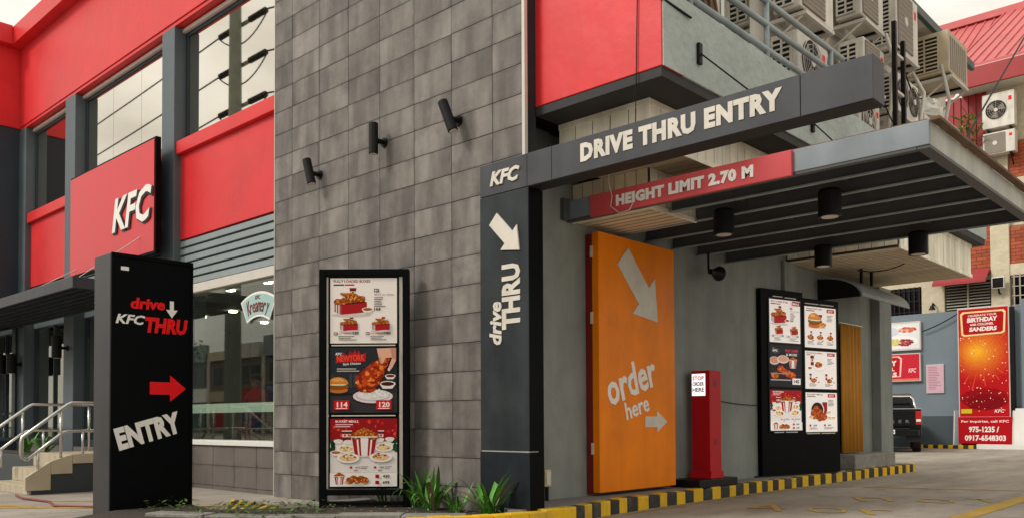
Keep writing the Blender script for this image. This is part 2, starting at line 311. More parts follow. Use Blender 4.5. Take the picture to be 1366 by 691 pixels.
# ---------- flat printed pictures: coloured shapes laid over each other in one printed sheet
class Print:
    def __init__(s, w, h, seed=1): s.w = w; s.h = h; s.v = []; s.f = []; s.c = []; s.k = 0; s.r = random.Random(seed)
    def poly(s, pts, col):
        s.k += 1; n = len(s.v); s.v += [(min(1, max(0, x)) * s.w, min(1, max(0, y)) * s.h, s.k * .00005) for x, y in pts]; s.f.append(tuple(range(n, n + len(pts)))); s.c.append(lin(col))
    def rect(s, x, y, w, h, col): s.poly([(x, y), (x + w, y), (x + w, y + h), (x, y + h)], col)
    def ell(s, cx, cy, rx, ry, col, n=20): s.poly([(cx + rx * math.cos(2 * math.pi * i / n), cy + ry * math.sin(2 * math.pi * i / n)) for i in range(n)], col)
    def blob(s, cx, cy, rx, ry, col, j=.18, n=14):
        a0 = s.r.random() * 6
        s.poly([(cx + rx * (1 + s.r.uniform(-j, j)) * math.cos(a0 + 2 * math.pi * i / n), cy + ry * (1 + s.r.uniform(-j, j)) * math.sin(a0 + 2 * math.pi * i / n)) for i in range(n)], col)
    def text(s, body, x, y, w, h, col, rot=0, **k):
        me = fit_text(body, w * s.w, h * s.h, **k); s.k += 1; n = len(s.v); ca, sa = math.cos(R(rot)), math.sin(R(rot))
        for v in me.vertices: s.v.append((x * s.w + v.co.x * ca - v.co.y * sa, y * s.h + v.co.x * sa + v.co.y * ca, s.k * .00005))
        for p in me.polygons: s.f.append(tuple(n + i for i in p.vertices)); s.c.append(lin(col))
        bpy.data.meshes.remove(me)
    def lines(s, x, y, w, n, dh, col=(90, 85, 80)):
        for i in range(n): s.rect(x, y - i * dh, w * s.r.uniform(.55, 1), dh * .38, col)
    # food pictures
    def fried(s, cx, cy, rx, ry, n=26, dark=(140, 62, 14), pal=((196, 110, 34), (214, 134, 48), (170, 82, 22), (226, 156, 72), (186, 96, 28))):
        s.blob(cx, cy, rx, ry, dark, .12)
        for i in range(n):
            a = s.r.random() * 6.3; q = math.sqrt(s.r.random()) * .85; z = s.r.uniform(.12, .3)
            s.blob(cx + rx * q * math.cos(a), cy + ry * q * math.sin(a), rx * z, ry * z, s.r.choice(pal), .35, 7)
    def leg(s, cx, cy, L_, ang, **k):
        ca, sa = math.cos(R(ang)), math.sin(R(ang)); asp = s.w / s.h
        for t, r in ((.0, .30), (.25, .27), (.5, .2), (.72, .13), (.9, .09)):
            s.fried(cx + L_ * t * ca, cy + L_ * t * sa * asp, L_ * r, L_ * r * asp, 14, **k)
    def cup(s, cx, cy, h, w=None):
        asp = s.w / s.h; w = w or h / asp * .62
        s.poly([(cx - w * .38, cy), (cx + w * .38, cy), (cx + w / 2, cy + h), (cx - w / 2, cy + h)], (120, 16, 22))
        s.poly([(cx - w * .44, cy + h * .35), (cx + w * .44, cy + h * .35), (cx + w * .47, cy + h * .7), (cx - w * .47, cy + h * .7)], (225, 205, 195))
        s.rect(cx - w * .55, cy + h, w * 1.1, h * .1, (235, 228, 222)); s.ell(cx, cy + h * .55, w * .2, h * .12, (160, 30, 30), 10)
    def tub(s, cx, cy, h, w=None, fill=(140, 62, 14)):
        asp = s.w / s.h; w = w or h / asp
        bt = lambda u: cx + (u - .5) * w * .74; tp = lambda u: cx + (u - .5) * w
        s.ell(cx, cy, w * .37, h * .08, (205, 200, 198)); s.ell(cx, cy + h, w * .5, h * .13, (80, 30, 12))
        s.poly([(bt(0), cy), (bt(1), cy), (tp(1), cy + h), (tp(0), cy + h)], (232, 226, 220))
        for a, b in ((.03, .2), (.27, .36), (.66, .75), (.82, .98)): s.poly([(bt(a), cy), (bt(b), cy), (tp(b), cy + h), (tp(a), cy + h)], (165, 20, 28))
        for i in range(5): s.fried(cx + w * (-.34 + .17 * i), cy + h * (1.04 + .12 * (2 - abs(i - 2))), w * .19, h * .2, 16)
        s.poly([(tp(0), cy + h * .97), (tp(1), cy + h * .97), (tp(1), cy + h * 1.02), (tp(0), cy + h * 1.02)], (240, 236, 232))
    def mealbox(s, cx, cy, w, h):
        s.poly([(cx - w * .5, cy + h * .14), (cx - w * .28, cy), (cx - w * .28, cy + h * .4), (cx - w * .5, cy + h * .58)], (222, 214, 208))
        for i in range(3):
            a = cx - w * (.47 - .075 * i); s.poly([(a, cy + h * (.12 - .045 * i)), (a + w * .035, cy + h * (.1 - .045 * i)), (a + w * .035, cy + h * (.54 - .05 * i)), (a, cy + h * (.56 - .05 * i))], (150, 18, 24))
        s.poly([(cx - w * .28, cy), (cx + w * .5, cy + h * .1), (cx + w * .5, cy + h * .52), (cx - w * .28, cy + h * .4)], (168, 22, 30))
        s.poly([(cx - w * .28, cy + h * .4), (cx + w * .5, cy + h * .52), (cx + w * .3, cy + h * .66), (cx - w * .5, cy + h * .58)], (70, 20, 12))
        for i in range(5): s.fried(cx - w * .36 + w * .17 * i, cy + h * (.55 + .03 * i), w * .14, h * .14, 12)
        s.leg(cx + w * .12, cy + h * .72, w * .44, 163)
    def bowl(s, cx, cy, r, fill=(150, 84, 40)):
        asp = s.w / s.h
        s.poly([(cx - r, cy), (cx - r * .6, cy - r * .6 * asp), (cx + r * .6, cy - r * .6 * asp), (cx + r, cy)], (225, 218, 212)); s.ell(cx, cy, r, r * .35 * asp, (238, 234, 230)); s.ell(cx, cy, r * .82, r * .26 * asp, fill)
    def plate(s, cx, cy, r, kind='pasta'):
        asp = s.w / s.h; s.ell(cx, cy - .008, r, r * .42 * asp, (190, 184, 182)); s.ell(cx, cy, r, r * .42 * asp, (236, 230, 228)); s.ell(cx, cy, r * .78, r * .3 * asp, (222, 190, 140) if kind == 'pasta' else (238, 236, 234))
        for i in range(22):
            a = s.r.random() * 6.3; q = math.sqrt(s.r.random())
            s.blob(cx + r * .66 * q * math.cos(a), cy + r * .28 * asp * q * math.sin(a) + r * .08 * asp, r * .13, r * .07 * asp, s.r.choice(((232, 204, 150), (214, 170, 108), (150, 40, 24), (240, 222, 180)) if kind == 'pasta' else ((250, 250, 248), (225, 222, 220), (240, 240, 240))), .4, 7)
    def burger(s, cx, cy, r):
        asp = s.w / s.h
        s.ell(cx, cy - r * .45 * asp, r * .95, r * .3 * asp, (190, 110, 40)); s.blob(cx, cy - r * .2 * asp, r, r * .22 * asp, (150, 66, 20)); s.blob(cx, cy - r * .02 * asp, r * 1.04, r * .14 * asp, (70, 110, 30), .2); s.blob(cx, cy + r * .06 * asp, r * .9, r * .08 * asp, (230, 220, 190))
        s.poly([(cx + r * math.cos(math.pi * i / 14), cy + r * .1 * asp + r * .7 * asp * math.sin(math.pi * i / 14)) for i in range(15)], (206, 128, 46))
        s.blob(cx - r * .2, cy + r * .5 * asp, r * .4, r * .16 * asp, (226, 160, 80)); 
        for i in range(8): s.ell(cx + s.r.uniform(-.6, .6) * r, cy + r * asp * s.r.uniform(.3, .62), r * .04, r * .03 * asp, (245, 225, 180), 6)
    def build(s, name, parent, o, axes, label=None, ink='ink'):
        off = Vector(ORG.get(root(parent).name, (0, 0, 0))); U, V, Nn = axes; me = bpy.data.meshes.new(name)
        me.from_pydata([Vector(o) - off + U * a + V * b + Nn * c for a, b, c in s.v], [], s.f); ca = me.color_attributes.new('ink', 'FLOAT_COLOR', 'CORNER')
        for p in me.polygons:
            for li in p.loop_indices: ca.data[li].color = (*s.c[p.index], 1)
        me.materials.append(M[ink]); ob = bpy.data.objects.new(name, me); C.objects.link(ob); ob.parent = parent
        if label: ob['label'] = label
        return ob

# ================================================================== GROUND
g = MB().quad((-260, -200, 0), (200, -200, 0), (200, 260, 0), (-260, 260, 0)); solo('ground', g, 'concrete', kind='structure')
swz = .15
sw = MB().prism([(-6.05, 6.30), (-5.55, 5.95), (-5.44, 6.6), (-5.60, 7.6), (-5.66, 9.2), (-5.70, 10.8), (-5.68, 17.4), (-6.05, 17.4)], 'z', -.05, swz)
solo('sidewalk', sw, 'sidewalk', kind='structure')
# kerb of painted blocks
kroot = thing('kerb', None, None, (-5.5, 6, 0), world=True); kroot['kind'] = 'structure'
kp = [(-6.10, 4.35), (-5.62, 5.2), (-5.44, 5.75), (-5.33, 6.3), (-5.34, 6.65), (-5.46, 7.3), (-5.52, 8.2), (-5.55, 9.2), (-5.60, 10.8), (-5.585, 12.2), (-5.56, 13.6), (-5.57, 15.2), (-5.58, 17.4)]
def along(path, step):
    out = [Vector(path[0])]; seg = 0; pos = Vector(path[0])
    pts = [Vector(p) for p in path]; acc = 0
    for a, b in zip(pts, pts[1:]):
        d = (b - a).length; t = step - acc
        while t <= d: out.append(a + (b - a) * (t / d)); t += step
        acc = d - (t - step)
    return out
k0_ = along(kp, .02); ka = []; q_ = 0
while q_ < len(k0_): ka.append(k0_[q_]); q_ += random.choice((8, 9, 10, 10, 11, 12))
for i, (a, b) in enumerate(zip(ka, ka[1:])):
    d = (b - a).normalized(); n = Vector((d.y, -d.x)); q = [a + d * .002, b - d * .002, b - d * .002 - n * .13, a + d * .002 - n * .13]
    zt = .150 + random.uniform(-.010, .008); a = a + n * random.uniform(-.008, .008); q = [a + d * .002, b - d * .002, b - d * .002 - n * .13, a + d * .002 - n * .13]
    yel = (i % 2 == 1) or a.y < 6.55
    part('kerb_block', MB().prism([(p.x, p.y) for p in q], 'z', -.02, zt), 'paint_yellow' if yel else 'paint_black', kroot, bevel=.012)
# planter bed in front of the tower
bed = MB().prism([(-8.9, 3.2), (-9.37, 3.85), (-9.37, 4.70), (-8.62, 4.55), (-8.15, 5.2), (-8.15, 6.28), (-6.14, 6.28), (-5.75, 6.0), (-5.64, 5.5), (-6.2, 4.35), (-7.6, 3.0)], 'z', -.05, .07)
solo('planter_bed', bed, 'soil', kind='structure')
led = thing('planter_ledge', 'rough stone ledge edging the planting bed below the menu board', 'ledge', (-7, 5, 0), world=True)
def slab(a, b, wd, z0, z1, nm='stone', m_='stone'):
    a, b = Vector(a), Vector(b); d = (b - a).normalized(); n = Vector((d.y, -d.x)) * wd / 2; d2 = d * .004
    part(nm, MB().prism([tuple(a + n + d2), tuple(b + n - d2), tuple(b - n - d2), tuple(a - n + d2)], 'z', z0, z1), m_, led, bevel=.012)
for a, b in (((-8.12, 5.52), (-8.12, 6.27)), ((-6.98, 5.0), (-6.5, 5.42)), ((-7.5, 4.55), (-6.98, 5.0)), ((-6.5, 5.42), (-6.02, 5.82)), ((-8.0, 4.2), (-7.5, 4.55)), ((-8.6, 3.9), (-8.0, 4.2))): slab(a, b, .24, -.03, .10 + random.uniform(-.008, .008))
# yellow and black hump by the tower corner
hp = thing('speed_hump', 'flat yellow and black striped hump beside the tower corner', 'hump', (-9.6, 5.3, 0), world=True)
A0, A1, A2, A3 = Vector((-9.85, 5.46)), Vector((-8.56, 5.36)), Vector((-8.25, 5.0)), Vector((-8.50, 4.62))
for i in range(11):
    t0, t1 = i / 11, (i + 1) / 11; sk_ = .10
    q = [A0.lerp(A1, t0), A0.lerp(A1, t1), A3.lerp(A2, max(0, t1 - sk_)), A3.lerp(A2, max(0, t0 - sk_))]
    part('stripe_block', MB().prism([tuple(p_) for p_ in q], 'z', -.02, .05), 'paint_yellow' if i % 2 == 0 else 'paint_black', hp, bevel=.006)
# painted marks on the ground
def strip(name, pts, wd, lab, z=.004, m_='road_yellow'):
    mb = MB()
    for a, b in zip(pts, pts[1:]):
        a, b = Vector(a), Vector(b); d = (b - a).normalized(); n = Vector((d.y, -d.x)) * wd / 2
        mb.quad((*(a + n), z), (*(b + n), z), (*(b - n), z), (*(a - n), z))
    return solo(name, mb, m_, kind='structure')
strip('road_marking', [(-2.60, 8.3), (-2.66, 12.4), (-2.75, 14.5)], .20, '')
strip('road_marking', [(-4.9, 12.9), (-3.9, 13.2), (-2.9, 13.6), (-1.5, 14.2)], .09, '')
strip('road_marking', [(-5.36, 7.0), (-5.45, 9.0), (-5.52, 10.8), (-5.45, 12.2), (-5.0, 13.0)], .05, '')
strip('road_marking', [(-14.2, 2.6), (-11.35, 3.6), (-11.2, 3.62)], .12, '')
strip('road_marking', [(-12.2, 2.7), (-10.5, 4.1), (-9.6, 5.2)], .09, '')
strip('road_marking', [(-12.0, 4.0), (-11.35, 4.5), (-10.5, 5.4)], .06, '')
def road_letter(body, x, y, w_, h_, rot):
    me = fit_text(body, w_, h_, 0, bold=-.01); ca, sa = math.cos(R(rot)), math.sin(R(rot))
    for v in me.vertices: a, b, _ = v.co; v.co = (a * ca - b * sa, a * sa + b * ca, 0)
    me.materials.clear(); me.materials.append(M['road_yellow']); o = bpy.data.objects.new('road_lettering', me); C.objects.link(o); o.location = (x, y, .005); o['kind'] = 'structure'
road_letter('4', -4.55, 8.72, .42, .8, 32); road_letter('O', -3.95, 8.95, .42, .62, 32); road_letter('r', -3.42, 9.15, .36, .55, 32)
road_letter('n', -4.05, 10.6, .40, .55, 32); road_letter('O', -3.42, 10.85, .44, .55, 32); road_letter('T', -2.95, 11.35, .30, .5, 32)

# ================================================================== RESTAURANT BUILDING
B = thing('restaurant_building', 'grey tiled and red fast food restaurant building with glass front', 'building', (-9, 10, 0), world=True)
def bp(name, args, m_, parent=None, bevel=.006, label=None): return part(name, MB().box(*args), m_, parent or B, bevel, label=label)
# --- tower
tw = part('tower_wall', MB().box(-10.22, -5.69, 6.302, 6.455, -.05, 7.35).box(-10.22, -6.07, 6.456, 12, -.05, 7.35), 'grout', B)
xl = [-10.22] + [round(-6.105 - .616 * k, 3) for k in range(6, -1, -1)] + [-5.695]
zl = [-.04] + [round(4.87 - .304 * k, 3) for k in range(15, -9, -1)]
cache = {}
for i in range(len(xl) - 1):
    for j in range(len(zl) - 1):
        W_, H_ = round(xl[i + 1] - xl[i] - .007, 3), round(zl[j + 1] - zl[j] - .007, 3)
        low = False
        key = (W_, H_, low)
        if key not in cache:
            cache[key] = mesh_of('tile', MB().box(-W_ / 2, W_ / 2, 0, .014, -H_ / 2, H_ / 2), 'tile')
        o = bpy.data.objects.new('tile', cache[key]); C.objects.link(o); o.parent = tw
        off = ORG[B.name]
        o.location = ((xl[i] + xl[i + 1]) / 2 - off[0], 6.287 + random.uniform(0, .0025) - off[1], (zl[j] + zl[j + 1]) / 2 - off[2])
        o.rotation_euler = (random.uniform(-.003, .003), random.uniform(-.0012, .0012), random.uniform(-.003, .003))
bp('corner_trim', (-5.694, -5.655, 6.284, 6.33, 3.2, 7.3), 'pale_metal', bevel=.003)
bp('corner_trim', (-10.235, -10.222, 6.284, 6.40, -.02, 7.3), 'pale_metal', bevel=.002)
bp('tower_return', (-5.688, -5.660, 6.332, 6.46, .15, 7.3), 'charcoal')
# --- street front left of the tower
bw = bp('base_wall', (-13.82, -10.24, 6.412, 6.75, -.05, .66), 'grout', bevel=0)
bx = [-13.82, -13.30, -12.70, -12.09, -11.47, -10.86, -10.245]; bz = [-.04, .06, .363, .655]
for i in range(6):
    for j in range(3):
        part('tile', MB().box(bx[i] + .003, bx[i + 1] - .003, 6.398 + random.uniform(0, .003), 6.411, bz[j] + .003, bz[j + 1] - .003), 'tile_base', bw)
bp('parapet', (-20.7, -10.24, 6.38, 6.98, 7.50, 9.23), 'red_wall')
bp('parapet_coping', (-20.95, -10.24, 6.16, 7.0, 9.23, 9.62), 'red_wall')
bp('window_reveal', (-20.7, -10.24, 6.40, 6.98, 7.44, 7.498), 'red_wall', bevel=0)
for x0, x1 in ((-18.07, -17.56), (-13.83, -13.39), (-20.9, -20.35)):
    bp('pilaster', (x0, x1, 6.385, 6.95, -.05, 7.438), 'blue_grey', bevel=.012)
bays = [(-20.35, -18.07), (-17.56, -13.83), (-13.39, -10.24)]
for bi, (x0, x1) in enumerate(bays):
    bp('red_panel', (x0 + .003, x1 - .003, 6.50, 6.95, 3.955, 5.33), 'red_wall', bevel=0)
    bp('red_ledge', (x0 + .003, x1 - .003, 6.42, 6.95, 5.332, 5.545), 'red_wall', bevel=.01)
    lv = bp('louver_panel', (x0 + .003, x1 - .003, 6.62, 6.9, 3.20, 3.953), 'navy_grey', bevel=0)
    for k in range(6):
        z0 = 3.205 + k * .125
        mb = MB().prism([(6.50, z0), (6.505, z0 + .085), (6.545, z0 + .113), (6.62, z0 + .113), (6.62, z0)], 'x', x0 + .005, x1 - .005); part('slat', mb, 'louver', lv)
    # upper window
    wn = bp('window', (x0 + .003, x1 - .003, 6.58, 6.93, 7.30, 7.436), 'navy_grey', bevel=.004)
    bp('head_rail', (x0 + .003, x1 - .003, 6.52, 6.579, 7.36, 7.42), 'pale_metal', wn, .004)
    bp('frame', (x0 + .003, x0 + .08, 6.58, 6.93, 5.547, 7.298), 'navy_grey', wn, .004); bp('frame', (x1 - .06, x1 - .003, 6.58, 6.93, 5.547, 7.298), 'navy_grey', wn, .004)
    npn = 3 if bi == 1 else 1
    for k in range(npn):
        a_ = x0 + .08 + (x1 - .06 - x0 - .08) * k / npn; b_2 = x0 + .08 + (x1 - .06 - x0 - .08) * (k + 1) / npn
        part('pane', MB().box(a_ + .004, b_2 - .004, 6.60, 6.612, 5.547, 7.298), 'mirror_glass', wn)
    bp('backing', (x0 + .003, x1 - .003, 6.94, 6.96, 5.547, 7.436), 'interior_dark', wn, 0)
# --- ground floor shop window (right bay)
sx0, sx1 = -13.39, -10.24
sh = bp('shop_window', (sx0 + .003, sx1 - .003, 6.5, 6.78, 3.06, 3.197), 'pale_metal', bevel=.006)
bp('sill', (sx0 + .003, sx1 - .003, 6.36, 6.80, .662, .735), 'white_paint', sh, .008)
bp('frame', (sx1 - .05, sx1 - .003, 6.52, 6.62, .737, 3.058), 'pale_metal', sh, .004)
bp('frame', (sx0 + .003, sx0 + .06, 6.52, 6.62, .737, 3.058), 'pale_metal', sh, .004)
for a_, b_2 in ((sx0 + .06, -11.93), (-11.925, sx1 - .05)): part('pane', MB().box(a_, b_2, 6.56, 6.572, .737, 3.058), 'shop_glass', sh)
part('frosted_band', MB().box(sx0 + .06, sx1 - .05, 6.60, 6.603, 1.15, 1.29), 'frosted', sh)
# kreamery sign hung inside the glass
ks = thing('window_sign', 'mint arched ice cream sign with dark red script on the window', 'sign', (-11.05, 6.54, 2.4))
def arch(r0, r1, a0, a1, cz, n=12):
    return [(r1 * math.sin(R(a0 + (a1 - a0) * i / n)), cz + r1 * math.cos(R(a0 + (a1 - a0) * i / n))) for i in range(n + 1)] + [(r0 * math.sin(R(a1 - (a1 - a0) * i / n)), cz + r0 * math.cos(R(a1 - (a1 - a0) * i / n))) for i in range(n + 1)]
part('board', MB().prism(arch(.62, .98, -29, 29, -.50), 'y', -.012, .0), 'letter_white', ks)
part('face', MB().prism(arch(.65, .95, -27.5, 27.5, -.50), 'y', -.015, -.0125), 'mint', ks)
wd = 'Kreamery'
for i, ch in enumerate(wd):
    an = -21.5 + 43 * (i + .5) / len(wd); r_ = .69; hh = .17 if ch in 'K' else (.15 if ch == 'y' else .11)
    c0 = Vector((r_ * math.sin(R(an)), -.016, -.5 + r_ * math.cos(R(an)) - (.04 if ch == 'y' else 0)))
    Ua = Vector((math.cos(R(an)), 0, -math.sin(R(an)))); Va = Vector((math.sin(R(an)), 0, math.cos(R(an))))
    letters(ks, ch, c0 - Ua * .034, (Ua, Va, Vector((0, -1, 0))), .072 if ch not in 'mK' else .085, hh * 1.25, .004, 'dark_red', bold=.005, shear=.15)
letters(ks, 'KFC', (-.07, -.016, .37), FX, .14, .055, .003, 'dark_red', shear=.25)
# interior
it = thing('dining_room', 'dim dining room behind the ground floor glass with counter and ceiling lamps', 'room', (-12, 9, .5), world=True)
part('floor', MB().box(-20.3, -10.3, 6.97, 11.8, .5, .55), 'interior', it); part('ceiling', MB().box(-20.3, -10.3, 6.97, 11.8, 3.3, 3.36), 'interior', it)
part('rear_wall', MB().box(-20.3, -10.3, 11.8, 11.9, .5, 3.36), 'interior', it); part('side_wall', MB().box(-20.4, -20.3, 6.97, 11.9, .5, 3.36), 'interior_dark', it)
part('menu_panel', MB().box(-19.5, -15.5, 11.6, 11.7, 2.5, 3.1), 'interior_green', it); part('counter', MB().box(-17, -12.6, 10.6, 11.0, .55, 1.5), 'interior_dark', it); part('poster', MB().box(-20.29, -20.25, 8.0, 10.4, 1.6, 2.7), 'frosted', it)
part('poster', MB().box(-20.28, -20.24, 7.2, 7.9, 1.2, 2.6), 'interior_blue', it)
for x in (-12.4, -13.6, -14.9, -16.2, -17.5):
    for y in (7.5, 9.0, 10.5): part('ceiling_lamp', MB().lathe([(.08, 0), (.08, .03)], (x, y, 3.265), n=14), 'lamp_warm', it)
for x, y, lb in ((-13.2, 7.35, 'white topped dining table nearer the tower inside the window'), (-15.6, 8.9, 'white topped dining table deeper inside behind the entry pylon')):
    t = thing('dining_table', lb, 'table', (x, y, .55)); part('table_top', MB().box(-.7, .7, -.3, .3, .68, .72), 'table_top', t, .005); part('leg', MB().lathe([(.2, 0), (.04, .03), (.04, .68)], (0, 0, 0), n=12), 'steel', t)
# people inside: seated person in red, seen from behind
def seated(name, lab, loc, rz, shirt, capped):
    me = bpy.data.meshes.new(name); vs = [(0, 0, .46), (0, 0, .75), (0, -.01, .98), (0, -.02, 1.06), (0, -.03, 1.20), (.19, 0, .95), (.25, -.08, .70), (.16, -.28, .68), (-.19, 0, .95), (-.25, -.08, .70), (-.16, -.28, .68), (.1, -.40, .47), (.1, -.42, .05), (.1, -.54, .03), (-.1, -.40, .47), (-.1, -.42, .05), (-.1, -.54, .03)]
    es = [(0, 1), (1, 2), (2, 3), (3, 4), (2, 5), (5, 6), (6, 7), (2, 8), (8, 9), (9, 10), (0, 11), (11, 12), (12, 13), (0, 14), (14, 15), (15, 16)]
    rad = [.17, .15, .14, .055, .10, .065, .05, .04, .065, .05, .04, .085, .05, .04, .085, .05, .04]
    me.from_pydata(vs, es, []); o = bpy.data.objects.new(name, me); C.objects.link(o); o.location = loc; o.rotation_euler = (0, 0, R(rz))
    sk = o.modifiers.new('skin', 'SKIN'); 
    for i, q in enumerate(me.skin_vertices[0].data): q.radius = (rad[i], rad[i] * .8); q.use_root = (i == 0)
    o.modifiers.new('sub', 'SUBSURF').levels = 2; me.materials.append(M[shirt]); tag(o, lab, 'person')
    hd = MB().ell((0, -.035, 1.19), (.085, .10, .125)); hd.ell((0, -.14, 1.175), (.016, .02, .025), 8, 6)
    part('head', hd, 'skin', o, smooth=True)
    cp = MB().ell((0, -.02, 1.24), (.098, .112, .085)); cp.box(-.07, .07, -.22, -.08, 1.225, 1.24) if capped else None
    part('cap' if capped else 'hair', cp, 'cloth_dark', o, smooth=not capped)
    return o
for (x, y, rz, sm, cpd, lb) in ((-13.3, 7.85, 20, 'cloth_red', True, 'person in red shirt and dark cap sitting inside the window'), (-15.7, 9.6, 20, 'cloth_dark', False, 'person in dark clothes sitting deep inside behind the glass')):
    stl = thing('stool', 'low stool under the ' + ('person in red inside the window' if cpd else 'person in dark clothes deep inside'), 'stool', (x, y, .55)); part('seat', MB().lathe([(.16, .36), (.17, .40)], (0, 0, 0), n=16), 'interior_dark', stl); part('leg', MB().lathe([(.15, 0), (.03, .02), (.03, .36)], (0, 0, 0), n=12), 'steel', stl)
    seated('person', lb, (x, y, .52), rz, sm, cpd)
# --- entrance bays (left)
for bi, (x0, x1) in enumerate(bays[:2]):
    dr = bp('glass_front', (x0 + .003, x1 - .003, 6.56, 6.78, 3.05, 3.197), 'blue_grey', bevel=.006)
    n = 2 if bi == 0 else 4
    bp('bottom_rail', (x0 + .003, x1 - .003, 6.58, 6.72, .55, .68), 'navy_grey', dr, .005)
    for k in range(n + 1):
        xx = x0 + .03 + (x1 - x0 - .06) * k / n; bp('mullion', (xx - .027, xx + .027, 6.60, 6.70, .68, 3.049), 'navy_grey', dr, .004)
    for k in range(n):
        a_ = x0 + .03 + (x1 - x0 - .06) * k / n; b_2 = x0 + .03 + (x1 - x0 - .06) * (k + 1) / n; part('pane', MB().box(a_ + .028, b_2 - .028, 6.64, 6.652, .681, 3.048), 'door_glass', dr)
bp('entrance_plinth', (-20.35, -13.84, 6.40, 6.75, -.05, .549), 'tile_base')
# --- projecting wing at the far left
bp('wing_wall', (-24, -20.75, 5.86, 9, -.05, 7.47), 'navy_grey'); bp('wing_parapet', (-24, -20.72, 5.82, 9, 7.472, 9.23), 'red_wall'); bp('wing_coping', (-24, -20.5, 5.72, 6.155, 9.232, 9.64), 'red_wall')
wf = bp('wing_window', (-20.748, -20.70, 5.88, 6.35, .62, .70), 'blue_grey'); part('pane', MB().box(-20.746, -20.735, 5.9, 6.34, .70, 3.3), 'door_glass', wf)
# --- drive through side
dw = bp('drive_wall', (-9.0, -6.05, 6.46, 17.05, -.02, 4.14), 'drive_wall', bevel=.01)
bp('corner_pier', (-6.049, -6.02, 6.47, 7.10, .15, 4.14), 'drive_wall', bevel=.006)
bp('wall_pier', (-6.049, -5.99, 12.72, 13.15, .15, 3.49), 'drive_wall', bevel=.006)
bp('end_pier', (-6.049, -5.88, 16.45, 17.06, -.02, 3.49), 'drive_wall', bevel=.01)
rb = bp('red_block', (-5.66, -4.16, 6.45, 6.80, 4.152, 6.3), 'red_wall', bevel=.008)
bp('overhang_soffit', (-5.66, -4.17, 6.46, 16.8, 4.06, 4.15), 'soffit_dark', bevel=.004)
us = part('upstand', MB().prism([(6.802, 4.152), (16.85, 4.152), (16.85, 4.78), (6.802, 4.88)], 'x', -4.42, -4.15), 'upstand', B, .01)
bp('upstand_face', (-4.158, -4.148, 6.46, 6.80, 4.153, 6.3), 'upstand', bevel=0)
bp('deck', (-5.66, -4.42, 6.802, 16.85, 4.152, 4.6), 'sidewalk', bevel=0)
bp('upper_wall', (-9.0, -5.0, 6.81, 17.6, 4.602, 7.62), 'upper_wall', bevel=0)
ev = part('eave', MB().prism([(-5.6, 7.62), (-4.62, 7.62), (-4.62, 7.70), (-5.6, 8.0)], 'y', 6.81, 17.8), 'upper_wall', B)
bp('gutter', (-4.619, -4.54, 6.81, 17.82, 7.60, 7.74), 'teal', bevel=.01)
for a_, b_2 in ((7.6, 8.5), (9.0, 9.7)):
    wn = bp('upper_window', (-4.998, -4.96, a_, b_2, 5.0, 5.06), 'white_paint'); part('pane', MB().box(-4.99, -4.98, a_, b_2, 5.06, 6.6), 'door_glass', wn)
# --- cream board boxes under the overhang
def boards(x0, x1, y, z0, z1, wd, parent, m_='cream_board', ax='x', plane=None):
    n = max(1, round(abs(x1 - x0) / wd)); s = (x1 - x0) / n
    for i in range(n):
        gp = .006 if ax != 'z' else .010; a_, b_2 = x0 + s * i + gp, x0 + s * (i + 1) - gp; j = random.uniform(0, .003)
        if ax == 'x': part('board', MB().box(a_, b_2, y - .016 + j, y - .001, z0, z1), m_, parent)
        elif ax == 'y': part('board', MB().box(y + .001, y + .016 - j, a_, b_2, z0, z1), m_, parent)
        else:
            part('board', MB().box(plane[0], plane[1], a_, b_2, y - .016 + j, y - .001), m_, parent)
            if i: part('shadow_strip', MB().box(plane[0], plane[1], a_ - .015, a_ - .005, y - .0215, y - .002), 'ac_beige', parent)  # tan strip along each board gap, draws the shadow line in colour
cb = bp('board_band', (-5.66, -4.552, 6.822, 12.88, 3.66, 4.058), 'soffit_dark', bevel=0)
boards(-5.65, -4.56, 6.822, 3.68, 4.0, .215, cb); boards(6.84, 12.88, -4.552, 3.68, 4.0, .17, cb, ax='y'); boards(6.83, 12.88, 3.66, 0, 0, .15, cb, 'cream_soffit', 'z', (-5.65, -4.56))
bp('trim', (-5.65, -4.530, 6.800, 6.821, 4.0, 4.057), 'cream_board', cb, .003); bp('trim', (-4.551, -4.530, 6.822, 12.88, 4.0, 4.057), 'cream_board', cb, .003); bp('corner_post', (-4.565, -4.528, 6.798, 6.838, 3.66, 3.999), 'cream_board', cb, .003)
bp('trim', (-4.55, -4.525, 6.84, 12.88, 3.63, 3.679), 'cream_board', cb, .003)
cm = bp('board_box', (-6.04, -5.022, 7.52, 8.43, 3.24, 3.64), 'soffit_dark', bevel=0)
boards(-6.04, -5.03, 7.52, 3.26, 3.64, .15, cm, 'cream_soffit'); boards(7.53, 8.43, -5.022, 3.26, 3.64, .15, cm, ax='y'); boards(7.53, 8.43, 3.24, 0, 0, .13, cm, 'cream_soffit', 'z', (-6.04, -5.03))  # front boards take the darker soffit colour, shade put into the colour
bp('trim', (-5.021, -4.995, 7.50, 8.43, 3.205, 3.258), 'cream_board', cm, .003); bp('trim', (-6.04, -5.022, 7.495, 7.519, 3.205, 3.258), 'cream_board', cm, .003)
cr = bp('rear_board_box', (-6.04, -4.33, 12.90, 16.48, 3.50, 4.058), 'soffit_dark', bevel=0)
boards(12.92, 16.48, -4.33, 3.53, 3.99, .155, cr, ax='y'); boards(12.92, 16.48, 3.50, 0, 0, .13, cr, 'cream_soffit', 'z', (-6.03, -4.345)); boards(-6.03, -4.34, 12.90, 3.53, 3.99, .19, cr)
bp('trim', (-4.329, -4.300, 12.90, 16.50, 3.470, 3.529), 'cream_board', cr, .003); bp('trim', (-4.329, -4.305, 12.90, 16.50, 3.992, 4.055), 'cream_board', cr, .003)

